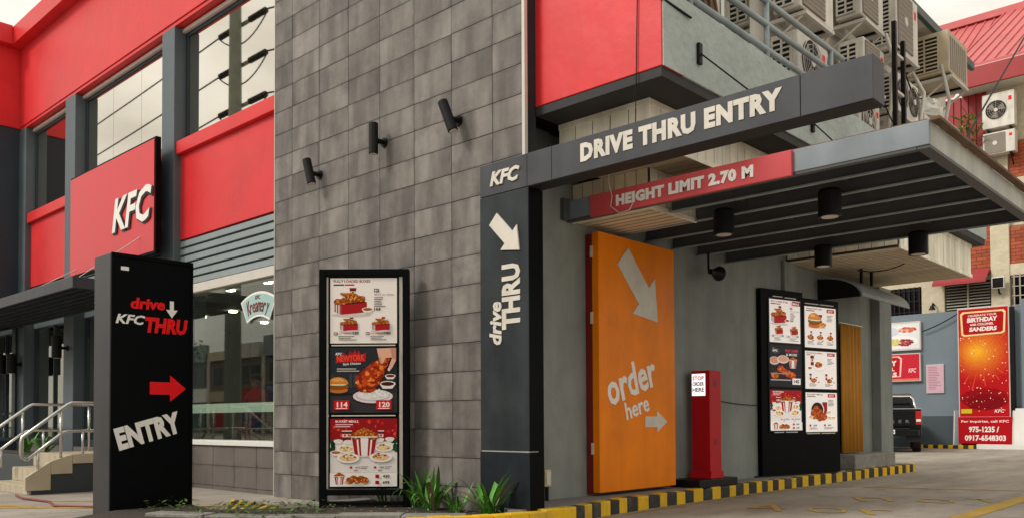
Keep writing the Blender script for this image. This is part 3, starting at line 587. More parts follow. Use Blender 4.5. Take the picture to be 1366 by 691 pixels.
# ================================================================== SIGN ABOVE THE ENTRANCE
sg = thing('wall_sign', 'large red square sign with white lettering above the entrance canopy', 'sign', (-15.2, 6.1, 3.7), world=True)
part('box', MB().box(-17.0, -13.43, 6.11, 6.20, 3.70, 5.58), 'sign_black', sg, .01); part('mount', MB().box(-16.8, -14.1, 6.201, 6.384, 3.8, 5.45), 'sign_black', sg); part('face', MB().box(-16.96, -13.47, 6.098, 6.109, 3.74, 5.54), 'sign_red', sg)
letters(sg, 'KFC', (-15.02 + .02, 6.085, 4.20), FX, 1.56, .60, .006, 'black', rot=1, bold=.05, shear=.25, name='lettering_outline'); letters(sg, 'KFC', (-15.02, 6.088, 4.235), FX, 1.52, .58, .014, 'letter_white', rot=1, bold=.025, shear=.25)
# entrance canopy
ec = thing('entrance_canopy', 'dark flat steel canopy over the entrance steps', 'canopy', (-17, 5.7, 3.0), world=True)
part('fascia', MB().box(-22, -13.66, 4.95, 5.0, 3.05, 3.22), 'beam_grey', ec, .006); part('fascia', MB().box(-13.71, -13.66, 5.001, 6.37, 3.05, 3.22), 'beam_grey', ec, .006); part('deck', MB().box(-22, -13.712, 5.001, 6.37, 3.16, 3.20), 'soffit_dark', ec)
for k in range(7): part('joist', MB().box(-22, -13.713, 5.12 + k * .18, 5.17 + k * .18, 3.06, 3.158), 'charcoal', ec)
for x in (-16.6, -13.9):
    c_ = thing('stay_cable', 'thin steel stay holding the entrance canopy, ' + ('on the pilaster right of the red sign' if x > -15 else 'half hidden left of the red sign'), 'cable', (x, 6.3, 3.3), world=True); part('rod', MB().tube([(x, 6.36, 4.25 if x > -15 else 4.0), (x - .35, 5.15, 3.22)], .009, 6), 'steel', c_); part('bracket', MB().box(x - .04, x + .04, 6.33, 6.384, 4.18 if x > -15 else 3.93, 4.36 if x > -15 else 4.1), 'pale_metal', c_)
# ================================================================== SPOTLIGHTS
def spot(loc, tilt, lab, grp, r=.055, h=.36, front=True, bend=0):
    t = thing('wall_spotlight', lab, 'spotlight', loc, group=grp)
    part('bracket', MB().lathe([(.055, 0), (.055, -.02), (.028, -.022), (.028, -.11)], (0, 0, 0), 'y', 16), 'black', t)
    mb = MB().lathe([(r * .93, -h / 2), (r, -h / 2 + .01), (r, h / 2 - .01), (r * .93, h / 2)], (0, 0, 0), 'z', 20)
    o = part('housing', mb, 'black', t, smooth=False); o.location = (0, -.11 - r, .01); o.rotation_euler = (R(bend), R(tilt), 0)
    l2 = part('lens', MB().lathe([(r * .8, -h / 2 - .004), (r * .8, -h / 2 - .001)], (0, 0, 0), 'z', 20), 'pale_metal', o)
    return t
spot((-9.16, 6.287, 4.13), -14, 'black tube spotlight on the tiles, lowest and leftmost of three', 'tube spotlights on the tiled tower', bend=4, h=.33)
spot((-7.86, 6.287, 4.25), 0, 'black tube spotlight on the tiles hanging straight, middle of three', 'tube spotlights on the tiled tower', h=.36)
spot((-6.60, 6.287, 4.20), -20, 'black tube spotlight on the tiles tilted most, nearest the corner', 'tube spotlights on the tiled tower', bend=6, h=.36)
spot((-17.85, 6.384, 2.47), 0, 'small black spotlight on the pilaster beside the entrance doors', 'spotlights at the entrance', r=.09, h=.42)
spot((-20.5, 6.384, 2.28), 0, 'small black spotlight on the corner pilaster at far left', 'spotlights at the entrance', r=.09, h=.42)

# ================================================================== DRIVE THROUGH GATE (pylon + beam)
gt = thing('drive_through_gate', 'charcoal pylon with long overhead beam lettered for the drive through', 'gate', (-5.8, 6.24, .1), world=True)
part('pylon', MB().box(-6.145, -5.487, 6.14, 6.28, .71, 3.255), 'charcoal', gt, .006); part('pylon_base', MB().box(-6.15, -5.482, 6.135, 6.28, .05, .698), 'base_navy', gt, .006); part('seam', MB().box(-6.13, -5.495, 6.146, 6.28, .696, .712), 'canopy_side', gt); part('side_panel', MB().box(-5.486, -5.480, 6.146, 6.279, .712, 3.25), 'sign_black', gt); part('side_panel', MB().box(-5.4815, -5.476, 6.142, 6.279, .052, .694), 'sign_black', gt)
part('pylon_back', MB().box(-6.13, -5.489, 6.286, 6.36, .05, 3.255), 'sign_black', gt, .004)
bs = [-6.145, -5.50, -5.19, -2.75, -2.213]
for i, (a_, b_2) in enumerate(zip(bs, bs[1:])): part('beam_panel', MB().box(a_ + .002, b_2 - .002, 6.14, 6.36, 3.262, 3.582), 'beam_grey', gt, .004)
part('beam_core', MB().box(-6.12, -2.225, 6.15, 6.35, 3.256, 3.574), 'seam', gt)
letters(gt, 'DRIVE THRU ENTRY', (-4.84, 6.139, 3.352), FX, 1.95, .172, .006, 'letter', bold=.06, spacing=1.12)
letters(gt, 'KFC', (-5.99, 6.139, 3.345), FX, .40, .145, .014, 'letter', bold=.04, shear=.25)
flat_shape(gt, arrow(.50, .15, .20, .31, -45), (-5.77, 6.139, 2.835), FX, .016, 'letter', 'arrow')
V90 = (Vector((0, 0, 1)), Vector((-1, 0, 0)), Vector((0, -1, 0)))
letters(gt, 'THRU', (-5.59, 6.139, 1.90), V90, .64, .245, .008, 'letter', bold=.045, spacing=1.0); letters(gt, 'drive', (-5.842, 6.139, 1.755), V90, .43, .165, .008, 'letter', bold=.035, shear=.2, spacing=1.0)
# ================================================================== CANOPY OVER THE LANE
cn = thing('lane_canopy', 'dark steel canopy with pale fascia over the order lane', 'canopy', (-4.1, 9, 3.1), world=True)
part('front_fascia', MB().box(-6.04, -2.23, 7.40, 7.44, 3.235, 3.44), 'canopy_fascia', cn, .005); part('side_fascia', MB().box(-2.27, -2.228, 7.442, 11.15, 3.235, 3.425), 'canopy_side', cn, .004)
part('roof_sheet', MB().box(-4.98, -2.25, 7.42, 11.2, 3.443, 3.452), 'rust', cn); part('sheet_edge', MB().box(-2.226, -2.15, 7.41, 11.2, 3.43, 3.455), 'rust', cn); part('deck', MB().box(-4.98, -2.272, 7.442, 11.14, 3.4285, 3.4425), 'soffit_dark', cn)
part('roof_sheet', MB().box(-6.04, -4.981, 8.45, 11.2, 3.443, 3.452), 'rust', cn); part('deck', MB().box(-6.04, -4.981, 8.45, 11.14, 3.4285, 3.4425), 'soffit_dark', cn)
for k, y in enumerate((7.89, 8.45, 9.0, 9.62, 10.24, 11.0)):
    xl_ = -4.97 if y < 8.4 else -6.04
    j = part('joist', MB().box(xl_, -2.273, y - .03, y + .03, 3.222, 3.427), 'canopy_steel', cn, .004); part('lit_flange', MB().box(xl_, -2.273, y - .065, y - .031, 3.210, 3.226), 'pipe_paint', j)  # lower edge coloured paler than the joist to draw its lit line
part('edge_angle', MB().box(-2.33, -2.228, 7.41, 11.15, 3.208, 3.232), 'canopy_steel', cn, .003); part('edge_angle', MB().box(-6.04, -2.332, 7.405, 7.47, 3.208, 3.232), 'canopy_steel', cn, .003)
for x in (-4.4, -3.3): part('cross_member', MB().box(x - .03, x + .03, 7.48, 10.96, 3.335, 3.427), 'canopy_steel', cn)
part('wall_bracket', MB().box(-6.045, -5.99, 7.30, 7.399, 3.22, 3.46), 'canopy_steel', cn, .004)
hs = thing('height_limit_sign', 'long faded red clearance sign with white lettering on the canopy edge', 'sign', (-4.5, 7.37, 3.19), world=True)
part('board', MB().box(-5.68, -3.39, 7.363, 7.398, 3.20, 3.435), 'height_red', hs, .004); letters(hs, 'HEIGHT LIMIT 2.70 M', (-5.33, 7.362, 3.255), FX, 1.57,   .122, .008, 'letter_white', bold=.06, spacing=1.1)
for x, y, lb in ((-4.51, 8.15, 'black can downlight under the canopy, front left near the red sign'), (-3.37, 8.15, 'black can downlight under the canopy, front right'), (-4.53, 10.73, 'black can downlight under the canopy, rear left'), (-3.38, 10.74, 'black can downlight under the canopy, rear right')):
    t = thing('downlight', lb, 'downlight', (x, y, 2.95), group='downlights under the lane canopy')
    part('can', MB().lathe([(.085, .01), (.108, 0), (.11, .01), (.11, .245), (.095, .27)], (0, 0, 0), n=24), 'black', t); part('lens', MB().lathe([(.08, .005), (.08, .012)], (0, 0, -.004), n=20), 'pale_metal', t)
# rear speaker
cc = thing('loudspeaker', 'small black horn loudspeaker under the rear of the canopy', 'loudspeaker', (-5.85, 10.15, 2.82)); part('arm', MB().tube([(0, 0, .40), (0, 0, .2), (.05, -.08, .15)], .015), 'black', cc); part('horn', MB().lathe([(.035, 0), (.045, .1), (.10, .24), (.10, .25)], (.05, -.05, .15), 'y', 16), 'black', cc)
# orange panel
op = thing('order_sign', 'tall orange panel with white arrows and order here lettering', 'sign panel', (-5.9, 8.5, .17), world=True)
part('panel', MB().box(-5.945, -5.85, 7.73, 9.30, .19, 3.135), 'orange', op, .006); part('back_frame', MB().box(-6.045, -5.947, 7.74, 9.28, .17, 3.12), 'dark_red', op, .004)
for z in (.62, 2.85, 2.1): part('hinge', MB().box(-5.96, -5.93, 7.715, 7.731, z, z + .13), 'pale_metal', op)
flat_shape(op, arrow(1.02, .30, .42, .66, -45), (-5.849, 8.55, 2.56), PX, .01, 'letter', 'arrow'); flat_shape(op, arrow(.47, .13, .22, .26, 0), (-5.849, 8.86, .985), PX, .01, 'letter', 'arrow')
letters(op, 'order', (-5.849, 7.92, 1.15), PX, 1.02, .40, .006, 'letter_white', rot=16, bold=.022, spacing=1.0); letters(op, 'here', (-5.849, 8.25, 1.0), PX, .49, .21, .006, 'letter_white', rot=14, bold=.018, spacing=1.0)
# order post
pst = thing('order_post', 'red metal order post with small lit sign on a black plinth', 'post', (-5.81, 10.0, .15), world=True)
part('body', MB().box(-5.95, -5.68, 9.85, 10.14, .25, 1.645), 'post_red', pst, .006); part('foot', MB().prism([(9.82, .25), (10.17, .25), (10.145, .34), (9.845, .34)], 'x', -5.97, -5.66), 'post_red', pst); part('plinth', MB().box(-6.02, -5.60, 9.45, 10.42, .145, .248), 'black', pst, .01)
part('sign_face', MB().box(-5.935, -5.742, 9.842, 9.849, 1.32, 1.605), 'sign_lit', pst)
for k, s in enumerate(('STOP', 'ORDER', 'HERE')): letters(pst, s, (-5.925, 9.841, 1.52 - k * .075), FX, .17, .055, .001, 'letter_red' if k == 0 else 'black', bold=.03)
for z in (.72, 1.48): part('speaker_hole', MB().lathe([(.04, 0), (.04, .003)], (-5.68, 10.0, z), 'x', 16), 'dark_red', pst)

# ================================================================== MENU PRINTS
WHITE = (240, 233, 228); RED = (150, 20, 26); INK = (45, 40, 38)
def p_boxes(w_, h_, seed, banner=False):
    p = Print(w_, h_, seed); p.rect(0, 0, 1, 1, WHITE)
    p.text('FULLY LOADED BOXES', .05, .93, .55, .042, RED, bold=.03); p.rect(.05, .885, .16, .022, INK); p.rect(.22, .885, .14, .022, RED)
    p.ell(.32, .43, .30, .035, (205, 196, 190)); p.cup(.34, .68, .17); p.mealbox(.30, .44, .50, .36); p.bowl(.56, .52, .085)
    p.rect(.66, .785, .07, .05, INK); p.text('B1', .672, .795, .045, .03, WHITE, bold=.03); p.text('1Rice & 1pc. Chicken', .66, .73, .30, .026, RED, bold=.02)
    p.lines(.66, .695, .17, 6, .027); p.text('164', .66, .50, .095, .05, INK, bold=.03)
    for x, pr, nm in ((.10, '130', 'B2'), (.58, '190', 'B3')):
        p.ell(x + .18, .185, .15, .02, (205, 196, 190)); p.cup(x + .22, .315, .085); p.mealbox(x + .18, .19, .27, .20)
        p.rect(x - .04, .125, .055, .042, INK); p.text(nm, x - .032, .134, .038, .024, WHITE, bold=.03); p.text('1pc. Chicken', x + .03, .135, .20, .024, RED, bold=.02); p.text(pr, x + .24, .13, .09, .044, INK, bold=.03); p.lines(x + .03, .10, .30, 3, .027)
    if banner: p.rect(.70, .88, .26, .10, RED); p.text('MEALS', .72, .90, .20, .05, WHITE, bold=.02)
    return p
def p_style(w_, h_, seed):
    p = Print(w_, h_, seed); p.rect(0, 0, 1, 1, (38, 42, 50)); p.rect(0, 0, 1, .30, (52, 50, 52))
    for i in range(26): x = p.r.random() * .95; hh = p.r.uniform(.06, .22); p.rect(x, .40, .03, hh, p.r.choice(((48, 54, 62), (58, 62, 70), (44, 48, 56))))
    for i in range(40): p.ell(p.r.random(), p.r.uniform(.3, .6), .006, .006, p.r.choice(((110, 100, 84), (90, 96, 110))), 6)
    sk = [(.08, .76), (.10, .88), (.17, .86), (.2, .92), (.26, .86), (.30, .95), (.33, .9), (.37, 1.0 - .03), (.40, .9), (.43, .96), (.46, .88), (.54, .92), (.53, .78)]
    p.poly(sk, (170, 28, 26)); p.text('KFC', .08, .88, .10, .04, WHITE, bold=.03, shear=.25); p.text('NEWYORK', .10, .775, .42, .10, (236, 70, 48), rot=3, bold=.03); p.text('Style Chicken', .19, .715, .27, .045, WHITE, rot=3, bold=.015, shear=.2); p.lines(.10, .665, .42, 2, .034, (200, 190, 180))
    p.ell(.13, .29, .20, .03, (24, 25, 28)); p.burger(.12, .42, .155)
    p.ell(.64, .235, .31, .105, (24, 25, 28)); p.ell(.64, .25, .30, .105, (226, 206, 214)); p.ell(.64, .26, .26, .085, (200, 180, 190)); p.ell(.64, .27, .24, .075, (225, 222, 220))
    for i in range(60): a = p.r.random() * 6.3; q = math.sqrt(p.r.random()); p.blob(.66 + .21 * q * math.cos(a), .29 + .07 * q * math.sin(a), .02, .012, p.r.choice(((246, 246, 242), (216, 212, 208), (236, 232, 226))), .4, 6)
    p.bowl(.86, .44, .12, (70, 20, 14)); p.bowl(.90, .56, .08, (120, 30, 20))
    pal = ((198, 72, 18), (222, 110, 36), (168, 44, 12), (236, 140, 60), (186, 58, 14))
    for t, r in ((0, .17), (.12, .17), (.25, .15), (.38, .125), (.5, .095), (.6, .07), (.7, .055)): p.fried(.55 + .42 * t * 1.0, .47 + .52 * t, r, r * w_ / h_ * .95, 30, (130, 34, 8), pal)
    sk1, sk2 = (224, 170, 146), (198, 138, 114)
    p.poly([(.70, .98), (.73, .84), (.76, .74), (.80, .76), (.83, .84), (.93, .84), (.88, .70), (.86, .66), (.89, .64), (.93, .68), (.99, .80), (.99, .99)], sk1); p.poly([(.93, .84), (.99, .80), (.99, .99), (.90, .99)], sk2); p.poly([(.73, .84), (.76, .74), (.775, .75), (.755, .86)], sk2); p.ell(.885, .655, .018, .022, (240, 205, 190), 10)
    for x, t in ((.06, '114'), (.69, '120')): p.rect(x, .05, .23, .14, (196, 24, 30)); p.text(t, x + .045, .085, .16, .08, WHITE, bold=.03); p.rect(x + .03, .06, .17, .012, WHITE)
    return p
def p_bucket(w_, h_, seed):
    p = Print(w_, h_, seed); p.rect(0, 0, 1, 1, (226, 220, 216)); p.rect(0, .66, 1, .34, (150, 16, 22))
    for i in range(34): p.ell(p.r.random(), p.r.uniform(.70, .98), p.r.uniform(.01, .035), p.r.uniform(.01, .03), p.r.choice(((196, 30, 30), (176, 24, 26), (220, 70, 50), (210, 40, 40))), 12)
    for x in (.0, .95): 
        for i in range(14): p.blob(x + p.r.uniform(-.01, .06), p.r.uniform(.52, .68), .03, .03, p.r.choice(((20, 60, 34), (30, 80, 44), (14, 44, 26))), .4, 7)
    p.text('BUCKET MEALS', .08, .94, .34, .034, WHITE, bold=.03); p.rect(.08, .905, .26, .013, (240, 200, 190)); p.rect(.08, .875, .22, .013, (240, 200, 190))
    for x in (.22, .28, .76): p.cup(x, .68, .13)
    for x, y in ((.12, .67), (.27, .66), (.74, .69), (.89, .70)): p.bowl(x, y, .07, (226, 216, 206))
    p.plate(.24, .55, .14); p.plate(.80, .57, .14)
    p.tub(.51, .45, .28, .40); p.bowl(.09, .50, .085, (176, 96, 40)); p.plate(.27, .42, .17); p.plate(.76, .43, .17)
    p.rect(.0, .0, 1, .20, (236, 230, 226)); p.rect(.02, .20, .95, .004, (170, 160, 156))
    p.tub(.14, .03, .12, .15); p.ell(.40, .06, .19, .04, (205, 198, 194)); 
    for i in range(5): p.fried(.30 + .055 * i, .09 + .02 * (i % 2), .06, .05, 14)
    for x, t, t2 in ((.30, '415', '485'), (.66, '700', '850')): p.rect(x, .265, .035, .03, RED); p.text(t, x + .08, .265, .07, .028, INK, bold=.02); p.lines(x + .16, .285, .12, 2, .022); p.text(t2, x + .06, .225, .06, .024, RED, bold=.02)
    for y, t in ((.125, '430'), (.035, '699')): p.rect(.68, y, .055, .05, RED); p.text(t, .79, y + .005, .10, .042, INK, bold=.03)
    return p
def p_combo(w_, h_, seed, kind):
    p = Print(w_, h_, seed); p.rect(0, 0, 1, 1, WHITE); p.text({0: 'SANDWICHES', 1: 'RICE BOWLS & MEALS', 2: 'BUCKET MEALS'}[kind], .05, .93, .5, .04, RED, bold=.03); p.rect(.05, .89, .26, .02, RED if kind else INK); p.rect(.70, .88, .25, .09, (190, 30, 36)); p.text('KFC', .74, .90, .16, .045, WHITE, bold=.02, shear=.2)
    if kind == 0:
        p.ell(.38, .50, .30, .03, (206, 198, 192)); p.cup(.50, .60, .22); p.burger(.30, .66, .20); p.fried(.56, .57, .12, .06, 24, (170, 90, 20), ((222, 160, 60), (236, 180, 84), (200, 130, 40)))
        for x in (.18, .48, .80): p.cup(x + .02, .28, .12); p.fried(x, .25, .10, .06, 18); p.lines(x - .1, .14, .22, 3, .03); p.text('69', x + .05, .16, .06, .03, INK, bold=.03)
    elif kind == 1:
        p.cup(.22, .62, .26); p.plate(.45, .58, .20, 'rice'); p.fried(.42, .64, .12, .08, 20); p.bowl(.14, .55, .08)
        for x in (.22, .72): p.cup(x - .06, .24, .16); p.fried(x + .04, .22, .09, .06, 16); p.bowl(x + .12, .3, .05); p.lines(x - .1, .13, .26, 3, .03); p.text('99', x + .16, .16, .06, .03, INK, bold=.03)
    else:
        p.ell(.48, .36, .42, .05, (200, 196, 194)); p.rect(.52, .46, .16, .30, (150, 22, 28)); p.ell(.36, .56, .22, .22, (225, 218, 212)); p.ell(.36, .56, .19, .19, (34, 24, 20))
        for x, y in ((.34, .58), (.26, .5), (.42, .5), (.34, .42), (.5, .42), (.24, .42), (.56, .38), (.44, .36)): p.fried(x, y, .10, .09, 18, (140, 50, 14), ((190, 84, 28), (206, 106, 44), (160, 62, 20)))
        for x, y in ((.14, .38), (.74, .36), (.86, .36), (.72, .50)): p.bowl(x, y, .08, (210, 180, 120))
        for x, t in ((.10, '350'), (.56, '475')): p.rect(x, .14, .05, .05, RED); p.text(t, x + .12, .145, .11, .038, INK, bold=.03); p.lines(x, .10, .36, 2, .03)
    p.lines(.70, .80, .22, 5, .034)
    return p
def p_dark(w_, h_, seed):
    p = Print(w_, h_, seed); p.rect(0, 0, 1, 1, (36, 34, 40)); p.text('KFC', .08, .88, .14, .05, WHITE, bold=.03, shear=.2); p.ell(.18, .86, .14, .07, (60, 58, 62)); p.text('KFC', .09, .84, .16, .05, WHITE, bold=.03, shear=.2)
    p.text('FULLY LOADED', .50, .84, .42, .07, (210, 60, 66), bold=.04); p.text('& MORE', .52, .75, .36, .06, (220, 210, 205), bold=.03)
    p.ell(.14, .62, .17, .10, (214, 190, 180)); p.ell(.14, .63, .14, .08, (196, 140, 116)); p.ell(.42, .66, .19, .10, (224, 204, 194)); p.ell(.42, .67, .16, .08, (206, 156, 130))
    p.tub(.74, .46, .18, .26); 
    for x, y in ((.34, .42), (.44, .36), (.14, .26), (.58, .30), (.70, .26)): p.fried(x, y, .12, .09, 20, (150, 52, 14), ((206, 92, 34), (222, 120, 52), (176, 66, 22)))
    p.rect(.0, .30, .6, .02, (150, 140, 136)); p.rect(0, .14, .66, .03, (170, 160, 156)); p.rect(.70, .05, .27, .15, WHITE); p.text('145', .745, .08, .18, .09, INK, bold=.04)
    return p
# --- free standing menu board before the tower
mb1 = thing('menu_board', 'black framed menu board with three food posters standing before the tiles', 'menu board', (-7.6, 5.80, .07), rz=42.93)
Wb, Hb = .98, 2.60
for x0, x1 in ((-Wb / 2, -Wb / 2 + .068), (Wb / 2 - .068, Wb / 2)): part('frame_post', MB().box(x0, x1, -.06, .06, 0, Hb), 'sign_black', mb1, .005)
for z0, z1 in ((Hb - .07, Hb), (.13, .19), (.02, .06)): part('frame_rail', MB().box(-Wb / 2 + .069, Wb / 2 - .069, -.058, .058, z0, z1), 'sign_black', mb1, .005)
part('back_panel', MB().box(-Wb / 2 + .072, Wb / 2 - .072, 0, .03, .2, Hb - .08), 'sign_black', mb1)
for x0, x1 in ((-Wb / 2 + .072, -Wb / 2 + .098), (Wb / 2 - .112, Wb / 2 - .072)): part('inner_trim', MB().box(x0, x1, -.02, -.002, .2, Hb - .08), 'pale_metal', mb1, .003)
for z0, z1, fn, sd, lb in ((.227, .967, p_bucket, 3, 'bucket meals poster'), (1.03, 1.745, p_style, 5, 'dark chicken and burger poster'), (1.79, 2.505, p_boxes, 7, 'white loaded boxes poster')):
    part('poster_frame', MB().box(-.395, .378, -.030, -.0205, z0 - .02, z1 + .018), 'sign_black', mb1, .003, label='frame round the ' + lb); pr = fn(.731, z1 - z0, sd); pr.build('poster', mb1, (-.374, -.0312, z0), FX, lb, 'ink')
for z in (1.00, 1.768): part('rail', MB().box(-.36, .34, -.040, -.031, z - .008, z + .004), 'pale_metal', mb1)
# --- drive through menu board
mb2 = thing('lane_menu_board', 'black two panel menu board with six lit posters beside the lane', 'menu board', (-5.97, 11.86, .15), rz=76.8)
part('left_panel', MB().box(0, .978, 0, .11, .02, 2.82), 'sign_black', mb2, .006); part('right_panel', MB().box(.982, 1.89, .012, .11, .02, 2.745), 'sign_black', mb2, .006); part('foot', MB().box(-.12, 1.8, .0, .1, 0, .019), 'black', mb2)
for x0, x1, z0, z1, yy, fn, lb in ((.18, .895, .69, 1.30, 0, lambda w_, h_: p_bucket(w_, h_, 13), 'bucket meals poster'), (.18, .895, 1.357, 1.98, 0, lambda w_, h_: p_dark(w_, h_, 15), 'dark loaded poster with a white price'), (.18, .895, 2.02, 2.67, 0, lambda w_, h_: p_boxes(w_, h_, 17, True), 'white loaded boxes poster'),
                                   (1.02, 1.80, .66, 1.275, .012, lambda w_, h_: p_combo(w_, h_, 19, 2), 'spilling bucket poster'), (1.02, 1.80, 1.334, 1.923, .012, lambda w_, h_: p_combo(w_, h_, 21, 1), 'white rice meals poster'), (1.02, 1.80, 1.98, 2.62, .012, lambda w_, h_: p_combo(w_, h_, 23, 0), 'white burger poster')):
    part('poster_frame', MB().box(x0 - .03, x1 + .03, yy - .012, yy - .001, z0 - .02, z1 + .02), 'black', mb2, .003); fn(x1 - x0, z1 - z0).build('poster', mb2, (x0, yy - .013, z0), FX, lb, 'ink_backlit')
for x0, x1, zz, yy in ((.26, .48, 2.705, 0), (.53, .80, 2.70, 0), (.26, .48, .655, 0), (.53, .80, .655, 0), (1.03, 1.36, 2.655, .012), (1.40, 1.74, 2.655, .012), (1.03, 1.36, .628, .012), (1.40, 1.74, .628, .012)): part('clip_rail', MB().box(x0, x1, yy - .018, yy - .002, zz, zz + .014), 'pale_metal', mb2)
# ================================================================== ENTRY PYLON SIGN
es = thing('entry_sign', 'tall black double sided pylon with red arrow and entry lettering', 'sign', (-9.63, 4.26, .0), world=True)
part('frame', MB().box(-9.86, -9.42, 3.80, 4.72, -.02, 2.835), 'sign_side', es, .012)
part('face_panel', MB().box(-9.419, -9.40, 3.83, 4.69, .05, 2.79), 'sign_black', es, .004)
for y0, y1 in ((3.80, 3.829), (4.691, 4.72)): part('face_trim', MB().box(-9.419, -9.392, y0, y1, .02, 2.835), 'sign_black', es, .003)
part('face_trim', MB().box(-9.419, -9.392, 3.83, 4.69, 2.791, 2.835), 'sign_black', es, .003)
part('plate', MB().box(-9.40, -9.397, 3.90, 3.985, 2.655, 2.695), 'letter_white', es)
xf = -9.3995
letters(es, 'drive', (xf, 4.005, 2.245), PX, .385, .125, .006, 'letter_red', bold=.04, shear=.12, rot=2, spacing=1.0); letters(es, 'THRU', (xf, 4.165, 1.995), PX, .49, .175, .006, 'letter_red', bold=.055, shear=.15, spacing=1.02); letters(es, 'KFC', (xf, 3.845, 2.075), PX, .32, .105, .006, 'letter_white', bold=.03, shear=.25)
flat_shape(es, arrow(.19, .045, .09, .135, -90), (xf, 4.468, 2.275), PX, .006, 'letter_white', 'arrow'); flat_shape(es, arrow(.415, .14, .185, .295, 0), (xf, 4.43, 1.385), PX, .006, 'letter_red', 'arrow'); letters(es, 'ENTRY', (xf, 3.895, .70), PX, .735, .245, .006, 'letter_white', rot=15.5, bold=.055, spacing=1.06)
# ================================================================== ENTRANCE STEPS, RAILS, PLANTER
st = thing('entrance_steps', 'cream tiled steps with dark side wall leading up to the entrance', 'steps', (-13.9, 4.9, 0), world=True)
for k in range(3):
    z1 = (.13, .335, .545)[k]; z0 = (-.02, .131, .336)[k]
    part('step', MB().box(-14.75, -13.12, 4.19 + .30 * k, 6.38, z0, z1 - .001), 'stair_cream', st, .006)
    for i in range(7): part('riser_tile', MB().box(-14.74 + i * .23, -14.52 + i * .23, 4.182 + .30 * k, 4.189 + .30 * k, max(0, z0) + .005, z1 - .012), 'stair_cream', st)
part('side_wall', MB().prism([(4.23, -.02), (6.37, -.02), (6.37, .417), (4.76, .417), (4.76, .276), (4.47, .276), (4.47, .06), (4.23, .06)], 'x', -13.118, -13.09), 'planter_dark', st)
for pl in ([(4.14, .06), (4.468, .06), (4.468, .46), (4.14, .244)], [(4.472, .28), (4.758, .28), (4.758, .552), (4.472, .463)], [(4.762, .421), (6.37, .421), (6.37, .568), (4.762, .555)]): part('cheek_tile', MB().prism(pl, 'x', -13.15, -13.072), 'stair_cream', st, .004)
def rail(lab, x):
    t = thing('handrail', lab, 'handrail', (x, 4.9, .3), world=True, group='steel handrails on the entrance steps')
    top = [(x, 4.17, .49), (x, 4.105, .525), (x, 4.09, .59), (x, 4.09, .74), (x, 4.105, .806), (x, 4.69, 1.265), (x, 4.75, 1.297), (x, 6.2, 1.297)]
    part('top_rail', MB().tube(top, .024, 10), 'steel', t, smooth=True); part('mid_rail', MB().tube([(x, 4.17, .49), (x, 4.63, .865), (x, 4.69, .887), (x, 6.2, .887)], .021, 10), 'steel', t, smooth=True)
    for y, z0, z1 in ((4.31, .33, .61), (4.61, .50, 1.2), (4.91, .55, .887), (5.6, .55, 1.29), (6.19, .55, 1.29)): part('post', MB().tube([(x, y, z0), (x, y, z1)], .02, 10), 'steel', t, smooth=True)
rail('brushed steel handrail on the near side of the entrance steps', -13.11); rail('brushed steel handrail on the far side of the entrance steps', -14.70)
pb = thing('planter_box', 'low dark planter box left of the entrance steps', 'planter', (-16, 5, 0), world=True); part('box', MB().box(-20.2, -14.85, 4.9, 5.6, -.02, .48), 'planter_dark', pb, .01); part('soil', MB().box(-20.15, -14.9, 4.95, 5.55, .481, .49), 'soil', pb)
# ================================================================== PLANTS
def leafmesh(L_, wd, curl, i):
    mb = MB(); n = 7; vs = []
    for k in range(n + 1):
        t = k / n; x = L_ * t * (math.cos(curl * t * .7) if curl else 1) * .42 + L_ * .35 * t * t * math.sin(curl); z = L_ * (t - .55 * t * t * t * curl * .9); hw = wd * (.35 + 1.3 * t * (1 - t) * 2) * (1 - t ** 4) + .0008
        vs += [(x, -hw, z + hw * .35), (x, 0, z), (x, hw, z + hw * .35)]
    fs = []
    for k in range(n): fs += [(3 * k, 3 * k + 1, 3 * k + 4, 3 * k + 3), (3 * k + 1, 3 * k + 2, 3 * k + 5, 3 * k + 4)]
    mb.add(vs, fs); return mesh_of('leaf', mb, 'leaf', smooth=True)
LV = [leafmesh(1, .036, c, i) for i, c in enumerate((.25, .5, .75, 1.0, 1.25))]
LVD = [m_.copy() for m_ in LV[2:]]
for m_ in LVD: m_.materials.clear(); m_.materials.append(M['leaf_dry'])
def plant(name, lab, loc, n, L_, grp='strap leaved plants'):
    t = thing(name, lab, 'plant', loc, group=grp)
    for i in range(n):
        o = bpy.data.objects.new('leaf', random.choice(LVD if random.random() < .10 else LV)); C.objects.link(o); o.parent = t; s = L_ * random.uniform(.45, 1.15)
        o.location = (random.uniform(-.06, .06), random.uniform(-.06, .06), 0); o.scale = (s, s * random.uniform(.8, 1.2), s); o.rotation_euler = (random.uniform(-.2, .2), random.uniform(-.15, .3), i * 2.4 + random.uniform(-.3, .3))
plant('strap_leaf_plant', 'bright green strap leaved plant in front of the charcoal pylon', (-5.86, 5.97, .06), 46, .52)
plant('strap_leaf_plant', 'small strap leaved tuft between the menu board and the pylon', (-6.42, 6.05, .06), 20, .36)
plant('strap_leaf_plant', 'large dark strap leaved clump right of the menu board base', (-6.80, 6.05, .06), 46, .56)
plant('strap_leaf_plant', 'strap leaved clump just behind the menu board right post', (-7.12, 6.17, .06), 30, .46)
plant('strap_leaf_plant', 'strap leaved plant seen through the menu board frame', (-7.75, 6.15, .06), 22, .36)
plant('strap_leaf_plant', 'leafy plant in the dark planter nearest the steps', (-15.5, 5.2, .48), 30, .5, 'plants in the entrance planter'); plant('strap_leaf_plant', 'leafy plant in the dark planter at the far left edge', (-16.4, 5.2, .48), 30, .45, 'plants in the entrance planter')
wm = MB(); rg = random.Random(4)
